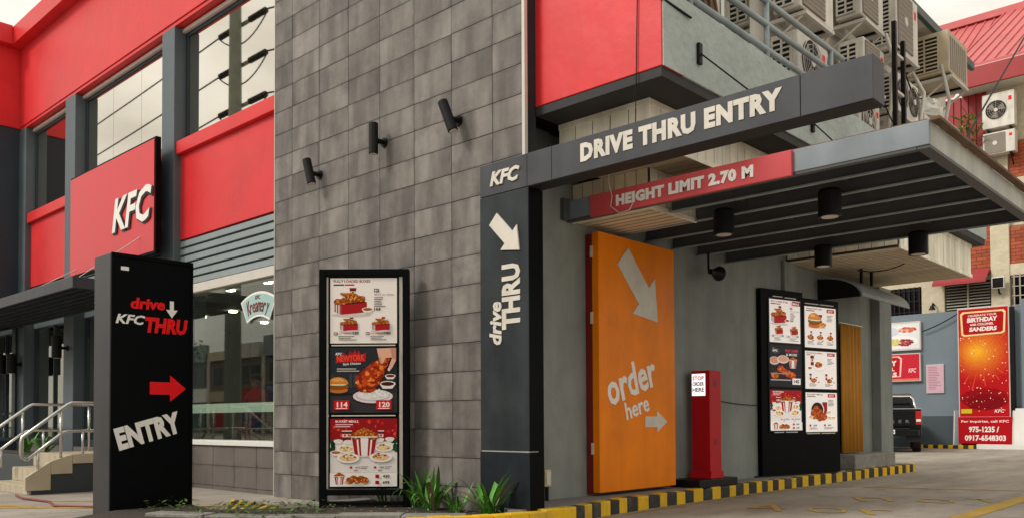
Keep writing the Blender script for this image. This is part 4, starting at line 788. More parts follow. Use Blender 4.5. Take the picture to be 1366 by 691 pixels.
for i in range(900):
    x = rg.uniform(-9.2, -7.0); y = 4.85 + (x + 9.2) * .05 + rg.uniform(-.9, .35)
    if rg.random() < .45: x = rg.uniform(-8.6, -7.6); y = rg.uniform(4.3, 5.3)
    if x < -9.36 or y > 4.40 + max(0, x + 8.4) * 1.4: continue
    z = rg.uniform(.07, .20); s = rg.uniform(.015, .04); a = rg.random() * 6.3; d = Vector((math.cos(a), math.sin(a), rg.uniform(-.3, .6))) * s; e = Vector((-math.sin(a), math.cos(a), rg.uniform(-.3, .3))) * s * .5; c = Vector((x, y, z)); wm.quad(c - d, c + e, c + d, c - e)
solo('weeds', wm, 'leaf_weed', 'low green creeping weeds in the planting bed by the entry pylon', 'weeds', kind='stuff')
dm = MB()
for i in range(160):
    x = rg.uniform(-8.2, -5.7); y = 5.55 + (x + 8.2) * .2 + rg.uniform(-.4, .55); a = rg.random() * 6.3; s = rg.uniform(.015, .035); d = Vector((math.cos(a), math.sin(a), .2)) * s; e = Vector((-math.sin(a), math.cos(a), 0)) * s * .5; c = Vector((x, min(y, 6.2), .085)); dm.quad(c - d, c + e, c + d, c - e)
solo('leaf_litter', dm, 'leaf_dry', 'dry brown leaf litter over the planting bed', 'litter', kind='stuff')
# ================================================================== ROOF DECK: RAILING AND AIR CONDITIONERS
rl = thing('pipe_railing', 'grey painted pipe railing along the upper deck', 'railing', (-4.2, 8.7, 4.8), world=True)
for z in (5.495, 5.24, 4.965): part('rail', MB().tube([(-4.2, 6.84, z), (-4.2, 10.62 if z > 5.3 else 10.5, z)], .033, 10), 'pipe_paint', rl, smooth=True)
for y in (7.0, 8.56, 10.25): part('post', MB().tube([(-4.2, y, 4.7), (-4.2, y, 5.49)], .03, 10), 'pipe_paint', rl, smooth=True)
def ac(lab, y0, wd, z0, h, x=-4.45, d=.36, style='round', body='ac_white', nf=1):
    t = thing('air_conditioner', lab, 'air conditioner', (x, y0, z0), rz=90, group='outdoor air conditioning units')
    cs = part('casing', MB().box(0, wd, 0, d, .03, h), body, t, .02)
    for xx in (.12, wd - .16): part('foot', MB().box(xx, xx + .04, .02, d - .02, -.06 if False else 0, .029), 'black', t)
    gr = part('side_grille', MB().box(-.006, .006, d * .25, d * .92, h * .12, h * .9), 'grille_dark', t); n = max(5, int(h / .075))
    for k in range(n + 1): zz = h * .12 + (h * .78) * k / n; part('slat', MB().box(-.022, -.007, d * .25, d * .92, zz - .011, zz + .011), body, gr)
    for yy in (d * .25, d * .58, d * .92): part('bar', MB().box(-.026, -.008, yy - .012, yy + .012, h * .11, h * .91), body, gr)
    if style == 'louver':
        for k in range(8): a_ = .06 + (wd - .12) * k / 8; part('louver_slot', MB().box(a_, a_ + (wd - .12) / 8 * .55, -.006, .004, h * .1, h * .86), 'ac_guard', cs)
        return t
    for f in range(nf):
        cw = wd * .72 / nf if nf == 1 else wd / nf; cx = .07 + cw / 2 + f * cw if nf == 1 else cw * (f + .5); rr = min(cw, h * .92) * .46; cz = h * .52
        if style == 'square':
            part('fan_guard', MB().box(.05, .05 + wd * .66, -.02, .004, h * .08, h * .94), 'ac_guard', t, .03); cx = .05 + wd * .33
            hub = MB().lathe([(.07, -.03), (.075, -.021)], (cx, 0, cz), 'y', 16); part('fan_hub', hub, body, t)
            for k in range(11): zz = h * .1 + h * .82 * k / 10; part('guard_wire', MB().box(.055, .045 + wd * .66, -.025, -.021, zz - .003, zz + .003), 'ac_beige', t)
        else:
            part('fan_opening', MB().lathe([(rr, -.004), (rr, .004)], (cx, 0, cz), 'y', 28), 'grille_dark', t)
            bl = MB()
            for k in range(3):
                a0 = k * 2.094; bl.quad(*[(cx + r_ * math.cos(a0 + da), yy, cz + r_ * math.sin(a0 + da)) for r_, da, yy in ((rr * .2, 0, -.008), (rr * .88, -.1, -.006), (rr * .9, .75, -.010), (rr * .3, .9, -.012))])
            part('fan_blades', bl, 'ac_guard', t)
            gd = MB()
            for q in (1.0, .8, .6, .4): gd.tube([(cx + rr * q * math.cos(k * 6.2832 / 24), -.02, cz + rr * q * math.sin(k * 6.2832 / 24)) for k in range(25)], .006 if q == 1 else .0035, 4, False)
            for k in range(8): a0 = k * math.pi / 8 * 2; gd.tube([(cx, -.021, cz), (cx + rr * math.cos(a0), -.021, cz + rr * math.sin(a0))], .0035, 4)
            part('fan_guard', gd, 'pale_metal' if nf == 1 else 'ac_guard', t); part('fan_hub', MB().lathe([(rr * .2, -.03), (rr * .2, -.012)], (cx, 0, cz), 'y', 14), 'ac_white', t)
    part('label_plate', MB().box(wd * .82, wd * .92, -.003, .001, h * .72, h * .84), 'letter_red' if nf == 1 else 'letter_white', t)
    return t
def rack(lab, y0, y1, z, x0=-5.0, x1=-4.42, drop=.35):
    t = thing('wall_rack', lab, 'rack', ((x0 + x1) / 2, y0, z - drop), world=True, group='steel racks under the air conditioners')
    for y in (y0, y1): part('arm', MB().box(x0, x1, y - .025, y + .025, z - .05, z - .001), 'pale_metal', t, .003); part('brace', MB().tube([(x0 + .02, y, z - drop), (x1 - .06, y, z - .05)], .016, 6), 'pale_metal', t); part('wall_plate', MB().box(x0 - .02, x0 + .03, y - .03, y + .03, z - drop - .03, z), 'pale_metal', t)
    for x in (x0 + .1, x1 - .03): part('rail', MB().box(x - .025, x + .025, y0 + .026, y1 - .026, z - .045, z - .002), 'pale_metal', t)
A = ((10.0, 1.0, 6.02, .74, 'square', 1, 'squarish white air conditioner above the railing, nearest the red wall'), (9.92, .86, 5.08, .66, 'round', 1, 'shaded white air conditioner low behind the railing'), (11.95, .86, 6.60, .74, 'square', 1, 'square guarded air conditioner above the tip of the lettered beam'), (12.02, .80, 5.68, .66, 'square', 1, 'air conditioner in a steel rack just behind the tip of the beam'),
     (13.35, .98, 6.58, 1.0, 'square', 1, 'tall air conditioner with square fan guard and pale hub'), (13.32, .98, 5.62, .62, 'round', 2, 'wide twin fan air conditioner above the canopy corner'), (11.85, .78, 4.82, .68, 'round', 1, 'air conditioner below the beam tip beside the canopy edge'), (15.58, .95, 5.42, .70, 'square', 1, 'air conditioner in a pale frame low above the canopy corner'))
for y0, wd, z0, h, sty, nf, lab in A:
    ac(lab, y0, wd, z0, h, style=sty, nf=nf, x=-4.46 if z0 > 5 else -4.47)
    if z0 > 5.3: rack('steel wall rack carrying the ' + ' '.join(lab.split()[:5]) + ' at ' + {6.02: 'the left', 6.60: 'the beam tip, upper', 5.68: 'the beam tip, lower', 6.58: 'the middle, upper', 5.62: 'the canopy corner', 5.42: 'the rear'}[z0], y0 + .1, y0 + wd - .1, z0 - .001)
    elif z0 > 5: rack('steel wall rack low behind the railing', y0 + .1, y0 + wd - .1, z0 - .001, drop=.3)
    else: rack('steel wall rack beside the canopy edge under the lowest unit', y0 + .1, y0 + wd - .1, z0 - .001, x1=-4.44, drop=.18)
ac('rounded beige window type air conditioner with vertical louvres under the gutter', 15.3, 1.05, 6.74, .74, x=-4.28, d=.66, style='louver', body='ac_beige'); rack('steel wall rack carrying the beige louvred unit', 15.4, 16.25, 6.739, x1=-4.25, drop=.5)
fr = thing('pipe_ladder', 'dark steel upright frame with rungs beside the beam tip', 'frame', (-4.3, 13, 4.6), world=True)
for y in (12.86, 13.22): part('upright', MB().box(-4.36, -4.30, y - .03, y + .03, 4.6, 6.78 if y < 13 else 6.6), 'black', fr)
for z in (5.2, 5.75, 6.3): part('rung', MB().box(-4.35, -4.31, 12.89, 13.19, z, z + .04), 'pale_metal', fr)
psm = MB().ell((-4.55, 14.85, 5.98), (.26, .36, .26), 22, 14); rq = random.Random(8)
psm.v = [(v[0] + rq.uniform(-.045, .045), v[1] + rq.uniform(-.045, .045), max(5.885, v[2] + rq.uniform(-.05, .05))) for v in psm.v]
solo('plastic_cover', psm, 'plastic_sheet', 'crumpled white plastic cover over a small unit behind the canopy corner', 'cover')
ac('small round fan unit below the crumpled white cover', 14.5, .72, 5.42, .46, x=-4.42, style='round'); rack('steel wall rack under the small unit with the white cover', 14.6, 15.12, 5.419)
for y0, wd_, h_, m_, lb in ((7.25, .8, 1.15, 'interior_blue', 'old blue sheet panel leaning behind the railing'), (8.2, .55, 1.3, 'rust', 'rusty sheet panel leaning behind the railing'), (8.95, .6, .9, 'louver', 'pale grey panel leaning behind the railing')):
    t = thing('sheet_panel', lb, 'panel', (-4.8, y0, 4.6), world=True); part('sheet', MB().prism([(-4.75, 4.602), (-4.72, 4.602), (-4.93, 4.6 + h_), (-4.96, 4.6 + h_)], 'y', y0, y0 + wd_), m_, t, .004)
    for k in range(4): part('rib', MB().prism([(-4.719, 4.61), (-4.69, 4.61), (-4.90, 4.58 + h_), (-4.929, 4.58 + h_)], 'y', y0 + .08 + k * wd_ / 4, y0 + .11 + k * wd_ / 4), m_, t)
def cable(lab, pts, r=.008, m_='black', name='cable'): return solo(name, MB().tube(pts, r, 6), m_, lab, 'cable')
def sag(a, b, s, n=14): a, b = Vector(a), Vector(b); return [tuple(a.lerp(b, i / n) - Vector((0, 0, s * 4 * (i / n) * (1 - i / n)))) for i in range(n + 1)]
cable('thin dark cable hanging down the red wall above the beam', sag((-4.37, 6.435, 6.2), (-4.44, 6.435, 3.6), 0) , .005)
cable('black cable running off the red wall corner', [(-4.5, 6.43, 4.95), (-4.15, 6.43, 4.75), (-4.13, 6.9, 4.72)], .012)
for (y, z), lb in (((7.05, 4.43), 'front'), ((9.55, 4.40), 'rear')):
    t = thing('stay_bracket', lb + ' black bracket with wire stay on the pale upper ledge', 'bracket', (-4.147, y, z), world=True); part('plate', MB().box(-4.147, -4.115, y - .03, y + .03, z - .10, z + .10), 'black', t, .004); part('stay', MB().tube([(-4.12, y, z), (-3.3, y + (.25 if lb == 'front' else .4), 3.6 if lb == 'front' else 3.4)], .008, 6), 'black', t)
cable('black cable looping below the rear board box', sag((-4.32, 14.9, 4.0), (-5.2, 13.6, 3.35), .22), .01)
cable('loose pale wire curled on the red clearance sign', [(-5.42, 7.34, 3.75), (-5.4, 7.33, 3.5), (-5.36, 7.33, 3.36), (-5.38, 7.33, 3.26), (-5.27, 7.33, 3.17), (-5.14, 7.33, 3.18), (-5.10, 7.34, 3.25)], .005, 'pale_metal')
for k, (pa, lb) in enumerate((([(-4.9, 11.2, 6.3), (-4.7, 11.3, 5.9), (-4.6, 11.5, 5.6), (-4.62, 11.8, 5.0), (-4.6, 11.7, 4.62)], 'pale insulated pipe dropping between the units left of the beam tip'), ([(-4.5, 13.0, 6.7), (-4.42, 13.1, 6.3), (-4.5, 13.15, 5.6), (-4.6, 13.1, 4.62)], 'pale insulated pipe looping behind the dark upright frame'), ([(-4.6, 14.4, 6.6), (-4.42, 14.45, 6.2), (-4.5, 14.4, 5.5), (-4.6, 14.4, 4.62)], 'pale insulated pipe hanging beside the twin fan unit'), ([(-4.4, 15.3, 6.9), (-4.3, 15.35, 6.3), (-4.45, 15.4, 5.6), (-4.6, 15.4, 4.62)], 'pale insulated pipe hanging below the beige louvred unit'))):
    o = solo('insulated_pipe', MB().tube(pa, .028, 8), 'ac_white', lb, 'pipe', smooth=True)
cable('black power cord hanging from the tall square guarded unit', sag((-4.45, 13.4, 6.6), (-4.45, 14.6, 6.2), .3), .010)
cable('black power cord drooping over the canopy corner units', sag((-4.44, 12.7, 5.6), (-4.44, 13.9, 5.6), .25), .010)
hz = cable('thin reddish hose lying on the ground by the entrance steps', [(-13.0, 4.0, .02), (-12.4, 3.9, .02), (-11.6, 3.95, .02), (-11.0, 3.8, .02), (-10.5, 4.1, .02), (-10.0, 4.3, .02)], .014, 'dark_red', 'hose')
# hood over the service window
hd = thing('service_hood', 'curved grey sheet metal hood above the service window', 'hood', (-5.7, 14.4, 3), world=True)
prof = [(-5.98, 3.36)] + [(-5.98 + .75 * math.sin(R(a)), 2.98 + .38 * math.cos(R(a))) for a in range(10, 91, 10)]
hp_ = MB().prism(prof + [(-5.26, 2.98)] + [(-5.98 + .72 * math.sin(R(a)), 2.98 + .35 * math.cos(R(a))) for a in range(80, 0, -10)] + [(-5.98, 3.33)], 'y', 13.9, 16.1); part('sheet', hp_, 'canopy_fascia', hd)
part('end_panel', MB().prism([(-5.98, 2.98)] + [(-5.98 + .72 * math.sin(R(a)), 2.98 + .35 * math.cos(R(a))) for a in range(0, 91, 10)], 'y', 13.91, 13.93), 'black', hd)
for y in (14.3, 14.75): part('hanger', MB().box(-5.42, -5.38, y - .025, y + .025, 3.25, 3.483), 'black', hd)
# curtain at the service window and step
cu = MB(); n = 26
for k in range(n):
    for z in (.42, 2.66): cu.v.append((-5.95 + .05 * math.sin(k * 1.5) * (1 if z < 1 else .6), 14.75 + .95 * k / (n - 1), z))
cu.f = [(2 * k, 2 * k + 2, 2 * k + 3, 2 * k + 1) for k in range(n - 1)]
ct = thing('curtain', 'mustard yellow plastic curtain hanging beside the lane menu board', 'curtain', (-5.95, 15.2, .4), world=True); cuo = part('sheet', cu, 'curtain', ct, smooth=True); sd = cuo.modifiers.new('solid', 'SOLIDIFY'); sd.thickness = .006; part('rod', MB().tube([(-5.95, 14.7, 2.68), (-5.95, 15.75, 2.68)], .012, 8), 'steel', ct)
stp = MB().box(-6.04, -5.62, 14.5, 16.4, .15, .40); solo('service_step', stp, 'stone', 'low rough concrete step below the yellow curtain', 'step', bevel=.02)
# little things along the wall
fb = thing('junction_box', 'small open electrical box low on the wall behind the pylon', 'electrical box', (-6.0, 6.85, .3), world=True); part('box', MB().box(-6.019, -5.97, 6.93, 7.03, .30, .48), 'gold', fb, .006); part('conduit', MB().tube([(-5.99, 6.98, .15), (-5.99, 6.98, .3)], .02, 8), 'black', fb); part('cover', MB().box(-5.969, -5.962, 6.945, 7.015, .32, .46), 'pale_metal', fb)
cable('thin black wire trailing along the wall to the lane menu board', sag((-6.04, 10.6, 1.28), (-6.03, 12.0, 1.22), .02), .006)
# ================================================================== BACK OF THE LOT
bwl = thing('boundary_wall', 'tall blue grey boundary wall behind the parked pickup', 'wall', (-8, 32.3, 0), world=True)
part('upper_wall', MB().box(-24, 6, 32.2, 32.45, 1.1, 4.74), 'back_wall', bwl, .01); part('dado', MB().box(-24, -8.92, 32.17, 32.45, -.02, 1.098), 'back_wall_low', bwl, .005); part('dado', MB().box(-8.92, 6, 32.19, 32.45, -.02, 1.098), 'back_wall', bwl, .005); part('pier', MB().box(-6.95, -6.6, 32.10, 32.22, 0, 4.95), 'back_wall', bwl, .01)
bn = thing('birthday_banner', 'tall red and gold birthday banner standing against the blue wall', 'banner', (-8.05, 31.95, 0), world=True)
part('frame', MB().box(-8.82, -7.25, 31.92, 31.97, 1.03, 4.78), 'pale_metal', bn, .005); part('stand', MB().box(-8.76, -7.3, 31.93, 31.96, .0, 1.03), 'black', bn); part('side_post', MB().box(-7.24, -7.12, 31.94, 32.1, .3, 4.7), 'black', bn)
p = Print(1.51, 3.65, 31); p.rect(0, 0, 1, 1, (186, 20, 28))
for k in range(12): t_ = k / 11; p.blob(.36 + .10 * (1 - t_), .60, .62 * (1 - t_) + .10, .26 * (1 - t_) + .03, (int(190 + 56 * t_), int(28 + 150 * t_), int(28 + 16 * t_)), .06, 22)
for i in range(26):
    a = i * 14 + p.r.uniform(-4, 4); r0, r1 = p.r.uniform(.1, .3), p.r.uniform(.45, .75); p.poly([(.45 + r0 * math.cos(R(a)), .56 + r0 * .45 * math.sin(R(a))), (.45 + r1 * math.cos(R(a - 1)), .56 + r1 * .45 * math.sin(R(a - 1))), (.45 + r1 * math.cos(R(a + 1)), .56 + r1 * .45 * math.sin(R(a + 1)))], (222, 84, 40)) if r1 * math.cos(R(a)) < .5 and r1 * math.cos(R(a)) > -.43 else None
p.blob(.5, .16, .5, .10, (150, 10, 22), .1); p.blob(.5, .13, .4, .07, (128, 8, 20), .1)
for i in range(110): q = p.r.uniform(.004, .014); p.ell(p.r.uniform(.03, .97), p.r.uniform(.04, .74), q, q * .42, p.r.choice(((255, 226, 190), (236, 90, 80), (250, 190, 120), (255, 240, 220))), 7)
p.poly([(.06, .76), (.04, .955), (.09, .975), (.92, .975), (.96, .955), (.94, .77), (.88, .755), (.12, .745)], (240, 214, 150)); p.poly([(.10, .768), (.08, .945), (.13, .96), (.88, .96), (.92, .945), (.90, .78), (.86, .77), (.15, .76)], (176, 16, 24))
p.text('CELEBRATE YOUR', .20, .925, .58, .018, WHITE, rot=1, bold=.02); p.text('BIRTHDAY', .18, .873, .62, .042, WHITE, rot=1, bold=.05, shear=.1); p.text('with COLONEL', .24, .842, .48, .022, WHITE, bold=.03); p.text('SANDERS', .22, .788, .56, .04, WHITE, bold=.05, shear=.1)
p.rect(.03, .03, .22, .04, (210, 190, 40)); p.text('KFC', .70, .035, .20, .03, WHITE, bold=.02, shear=.25); p.build('print', bn, (-8.79, 31.918, 1.08), FX)
p = Print(1.64, .90, 33); p.rect(0, 0, 1, 1, (178, 18, 28)); p.text('For inquiries, call KFC', .06, .76, .88, .12, WHITE, bold=.02); p.text('975-1235 /', .20, .42, .56, .22, WHITE, bold=.04); p.text('0917-6548303', .12, .10, .76, .22, WHITE, bold=.04); part('strip_board', MB().box(-8.84, -7.20, 31.88, 31.90, .17, 1.07), 'sign_red', bn); p.build('print', bn, (-8.84, 31.878, .17), FX)
fbd = thing('food_board', 'white food photo board hung high on the blue wall', 'board', (-11.2, 32.1, 3.4), world=True); part('frame', MB().box(-12.8, -10.07, 32.08, 32.19, 3.46, 4.48), 'pale_metal', fbd, .008)
p = Print(2.66, .91, 35); p.rect(0, 0, 1, 1, (232, 234, 236)); p.ell(.70, .3, .28, .26, (246, 247, 248)); p.ell(.80, .75, .18, .18, (246, 247, 248)); p.ell(.60, .7, .14, .2, (214, 222, 232))
for i in range(50): a = p.r.random() * 6.3; q = math.sqrt(p.r.random()); p.blob(.67 + .08 * q * math.cos(a), .28 + .12 * q * math.sin(a), .02, .04, p.r.choice(((230, 220, 150), (222, 208, 130))), .3, 7); p.blob(.82 + .10 * q * math.cos(a), .25 + .12 * q * math.sin(a), .02, .04, p.r.choice(((176, 60, 72), (150, 50, 60), (196, 90, 90))), .3, 7); p.blob(.85 + .11 * q * math.cos(a), .75 + .09 * q * math.sin(a), .02, .04, p.r.choice(((222, 120, 96), (206, 90, 76), (240, 190, 170))), .3, 7)
p.build('print', fbd, (-12.77, 32.076, 3.51), FX)
bb = thing('birthday_board', 'wide red birthday board below the white food board', 'board', (-11.2, 32.1, 2.3), world=True); part('frame', MB().box(-12.8, -10.09, 32.08, 32.19, 2.35, 3.35), 'pale_metal', bb, .008)
p = Print(2.64, .94, 37); p.rect(0, 0, 1, 1, (206, 44, 62)); p.poly([(.2, .1), (.2, .94), (.74, .94), (.78, .85), (.76, .15)], (240, 200, 190)); p.poly([(.2, .14), (.2, .90), (.72, .90), (.755, .82), (.74, .18)], (190, 26, 40)); p.text('BIRTHDAY', .25, .58, .46, .2, WHITE, bold=.05); p.text('COLONEL', .3, .38, .38, .14, WHITE, bold=.04); p.text('SANDERS', .25, .16, .46, .17, WHITE, bold=.05); p.text('KFC', .86, .3, .10, .16, WHITE, bold=.02, shear=.2); p.rect(0, .0, 1, .08, (240, 120, 110)); p.build('print', bb, (-12.77, 32.076, 2.38), FX)
nb = thing('notice_board', 'pale pink printed notice fixed to the blue wall', 'notice', (-9.63, 32.15, 1.9), world=True); part('frame', MB().box(-9.93, -9.35, 32.15, 32.195, 1.91, 2.92), 'pale_metal', nb, .005)
p = Print(.54, .95, 39); p.rect(0, 0, 1, 1, (214, 176, 190)); p.lines(.1, .92, .8, 14, .062, (170, 120, 140)); p.build('print', nb, (-9.91, 32.147, 1.94), FX)
for x0, x1, z1, y, m_, lb in ((-9.03, -8.76, 1.30, 32.0, 'canopy_fascia', 'pale blue panel leaning behind the banner foot'), (-7.2, -5.9, 1.34, 31.9, 'white_paint', 'white board leaning on the wall right of the banner')):
    t = thing('leaning_board', lb, 'board', ((x0 + x1) / 2, y, 0), world=True); part('board', MB().prism([(y - .12, 0), (y - .08, 0), (y + .09, z1), (y + .05, z1)], 'x', x0, x1), m_, t, .005); part('edge_strip', MB().prism([(y - .124, .02), (y - .119, .02), (y + .05, z1 - .02), (y + .045, z1 - .02)], 'x', x0 + .02, x0 + .05), 'pale_metal', t)
solo('timber_plank', MB().box(-8.15, -5.9, 31.35, 31.62, 0, .16), 'white_paint', 'long white plank lying at the foot of the banner', 'plank', bevel=.01)
ws = thing('wheel_stop', 'yellow and black striped wheel stop beside the pickup', 'wheel stop', (-9.13, 31.4, 0), world=True)
for i in range(13): part('stripe_block', MB().box(-10.15 + i * .158, -9.992 + i * .158, 31.40, 31.55, 0, .12), 'paint_black' if i % 2 == 0 else 'paint_yellow', ws, .01)
cable('black cable sagging along the top of the blue wall', sag((-10.0, 32.06, 4.1), (-8.8, 32.06, 4.65), .05), .02)
pt = thing('flower_pot', 'cream tapered flower pot behind the grey wall end', 'pot', (-9.75, 26.2, 0)); part('pot', MB().lathe([(.16, 0), (.25, .42), (.27, .42), (.27, .46), (.22, .46), (.20, .40)], (0, 0, 0), n=20), 'pot', pt); part('soil', MB().lathe([(.205, .40), (.205, .41)], (0, 0, 0), n=20), 'soil', pt)
# ================================================================== PICKUP (rear view)
tk = thing('pickup_truck', 'black pickup truck parked tail outward against the blue wall', 'pickup', (-9.42, 27.0, 0))
hw = .925; dz = .0
part('bed', MB().prism([(0.04, .52), (1.55, .52), (1.55, 1.28), (0.0, 1.30), (-.02, .95)], 'x', -hw, hw), 'truck_paint', tk, .03)
part('tailgate', MB().prism([(-.035, .80), (-.02, .79), (-.02, 1.26), (-.05, 1.30), (-.06, 1.22)], 'x', -hw + .17, hw - .17), 'truck_paint', tk, .015); part('bumper', MB().box(-.86, .86, -.16, .03, .50, .70), 'truck_paint', tk, .03); part('bumper_step', MB().box(-.62, .62, -.18, -.05, .70, .73), 'rubber', tk, .01)
part('body', MB().prism([(1.56, .50), (5.15, .50), (5.15, .95), (4.95, 1.10), (3.75, 1.20), (1.56, 1.28)], 'x', -hw, hw), 'truck_paint', tk, .05)
cabm = MB(); sec = [(1.58, 1.26, .86), (1.80, 1.76, .70), (2.1, 1.83, .68), (2.9, 1.82, .68), (3.75, 1.2, .84)]
for y, z, hx in sec: cabm.v += [(-hx, y, z), (hx, y, z)]
cabm.v += [(-.88, 1.58, 1.2), (.88, 1.58, 1.2), (-.88, 3.75, 1.15), (.88, 3.75, 1.15)]
for k in range(4): cabm.f.append((2 * k, 2 * k + 1, 2 * k + 3, 2 * k + 2))
cabm.f += [(0, 2, 4, 6, 8, 12, 10), (1, 11, 13, 9, 7, 5, 3), (0, 10, 11, 1)]; part('cab', cabm, 'truck_paint', tk, .03)
part('rear_window', MB().quad((-.68, 1.60, 1.32), (.68, 1.60, 1.32), (.60, 1.765, 1.70), (-.60, 1.765, 1.70)), 'dark_glass', tk); part('high_brake_light', MB().box(-.12, .12, 1.76, 1.79, 1.78, 1.81), 'tail_red', tk)
part('sport_bar', MB().tube([(-.80, 1.0, 1.28), (-.74, 1.35, 1.62), (-.66, 1.45, 1.72), (.66, 1.45, 1.72), (.74, 1.35, 1.62), (.80, 1.0, 1.28)], .035, 8), 'chrome', tk, smooth=True)
part('bed_rail_cap', MB().box(-hw, hw, -.06, .06, 1.302, 1.325), 'chrome', tk, .008)
for s in (-1, 1):
    a_, b_2 = sorted((s * (hw + .004), s * (hw - .16))); tl = part('taillight', MB().prism([(-.065, .84), (.12, .84), (.12, 1.24), (-.05, 1.24)], 'x', a_, b_2), 'tail_red', tk, .012); part('reverse_lamp', MB().box(a_ + .02, b_2 - .02, -.072, -.064, .93, 1.0), 'letter_white', tl)
    for y in (1.0, 4.1):
        wh = part('wheel', MB().lathe([(.20, -.125), (.36, -.125), (.385, -.09), (.385, .09), (.36, .125), (.20, .125)], (s * .80, y, .385), 'x', 28), 'rubber', tk); part('rim', MB().lathe([(.02, s * .12), (.21, s * .115), (.23, s * .128)], (s * .80, y, .385), 'x', 20), 'chrome', wh)
    part('mud_flap', MB().box(s * .80 - .14, s * .80 + .14, 1.42, 1.44, .12, .55), 'rubber', tk); part('rear_panel', MB().box(min(s * .5, s * .9), max(s * .5, s * .9), -.02, .3, .33, .49), 'rubber', tk)
part('badge', MB().lathe([(.09, -.004), (.075, -.012)], (0, -.056, 1.10), 'y', 24), 'chrome', tk); letters(tk, 'R  A  N  G  E  R', (-.60, -.055, .89), FX, 1.20, .095, .012, 'chrome', bold=.02)
part('number_plate', MB().box(-.20, .20, -.175, -.162, .56, .69), 'letter_white', tk); letters(tk, 'NAN 3788', (-.17, -.176, .59), FX, .34, .07, .002, 'black', bold=.02)
tk.location = (-9.40, 26.8, 0); tk.rotation_euler = (0, 0, R(19))
# ================================================================== BUILDING BEYOND THE WALL
nb_ = thing('neighbour_building', 'cream stucco building with brick panels and red metal roof beyond the wall', 'building', (-8, 36, 0), world=True)
def np_(nm, a, m_, par=None, bv=.01): return part(nm, MB().box(*a), m_, par or nb_, bv)
np_('wall', (-20, 4, 34.0, 42, 0, 11.6), 'stucco')
for x0, x1 in ((-10.55, -9.75), (-8.22, -7.62), (-13, -12.2)): np_('pilaster', (x0, x1, 33.78, 33.999, 0, 11.2), 'stucco', None, .02)
bm_ = None
def bricks(x0, x1, z0, z1, lab):
    bk = np_('brick_panel', (x0, x1, 33.90, 33.999, z0, z1), 'mortar', None, 0); rows = int((z1 - z0) / .125)
    for r_ in range(rows):
        x = x0 + (.0 if r_ % 2 else -.17)
        while x < x1 - .02:
            a_, b_2 = max(x, x0) + .006, min(x + .34, x1) - .006
            if b_2 - a_ > .03: part('brick', MB().box(a_, b_2, 33.868, 33.901, z0 + r_ * .125 + .006, z0 + (r_ + 1) * .125 - .006), 'brick', bk)
            x += .34
bricks(-9.2, -8.23, 6.15, 8.0, ''); bricks(-7.61, -6.6, 9.42, 10.72, ''); bricks(-7.61, -6.6, 6.42, 7.75, '')
np_('string_course', (-7.61, -5, 33.80, 33.999, 6.0, 6.40), 'stucco'); np_('string_course', (-7.61, -5, 33.80, 33.999, 9.1, 9.4), 'stucco')
sw_ = np_('shutter_window', (-9.72, -8.24, 33.88, 33.999, 4.4, 5.95), 'grille_dark', None, 0)
for k in range(14): part('slat', MB().prism([(33.80, 4.45 + k * .105), (33.81, 4.47 + k * .105), (33.878, 4.50 + k * .105), (33.87, 4.48 + k * .105)], 'x', -9.70, -8.26), 'shutter', sw_)
part('mullion', MB().box(-9.0, -8.95, 33.79, 33.88, 4.4, 5.95), 'shutter', sw_)
aw = thing('awning', 'small red awning over the louvred window beyond the wall', 'awning', (-9, 33.6, 5.9), world=True); part('sheet', MB().prism([(33.2, 5.86), (33.78, 6.32), (33.78, 6.36), (33.2, 5.90)], 'x', -10.0, -8.24), 'awning_red', aw, .006); part('valance', MB().box(-10.0, -8.24, 33.19, 33.205, 5.80, 5.90), 'awning_red', aw)
gw = np_('barred_window', (-12.15, -10.6, 33.9, 33.999, 4.3, 5.95), 'dark_glass', None, 0)
for k in range(9): part('bar', MB().box(-12.1 + k * .18, -12.06 + k * .18, 33.82, 33.85, 4.3, 5.95), 'grille_dark', gw)
for k in range(4): part('bar', MB().box(-12.15, -10.6, 33.81, 33.83, 4.6 + k * .4, 4.63 + k * .4), 'grille_dark', gw)
gw = np_('barred_window', (-7.55, -6.4, 33.9, 33.999, 4.6, 6.0), 'dark_glass', None, 0)
for k in range(7): part('bar', MB().box(-7.5 + k * .18, -7.46 + k * .18, 33.72, 33.75, 4.55, 6.05), 'shutter', gw)
for k in range(5): part('bar', MB().box(-7.55, -6.4, 33.71, 33.73, 4.6 + k * .33, 4.63 + k * .33), 'shutter', gw)
np_('eave_soffit', (-9.1, 6, 33.1, 34.4, 12.72, 12.80), 'white_paint'); np_('fascia', (-9.25, 6, 33.0, 33.098, 12.66, 13.35), 'red_fascia'); np_('attic_wall', (-9.1, 4, 34.05, 42, 11.601, 12.719), 'stucco')
np_('lean_to_wall', (-16, -8.3, 33.98, 33.999, 10.8, 12.7), 'red_fascia', None, 0)
for k in range(26): np_('seam', (-8.45 - k * .25, -8.39 - k * .25, 33.93, 33.979, 10.8, 12.7), 'red_fascia', None, 0)
rf = part('roof', MB().prism([(33.0, 13.36), (41.0, 18.2), (41.0, 18.3), (33.0, 13.46)], 'x', -9.3, 6), 'red_roof', nb_)
for k in range(40): x = -9.25 + k * .36; part('roof_seam', MB().prism([(33.0, 13.46), (41.0, 18.3), (41.0, 18.36), (33.0, 13.52)], 'x', x, x + .05), 'red_roof', rf)
lr = part('left_roof', MB().prism([(33.9, 12.75), (41.4, 18.35), (41.4, 18.45), (33.9, 12.85)], 'x', -18, -9.35), 'red_roof', nb_)
for k in range(24): x = -17.95 + k * .36; part('roof_seam', MB().prism([(33.9, 12.85), (41.4, 18.45), (41.4, 18.51), (33.9, 12.91)], 'x', x, x + .05), 'red_roof', lr)
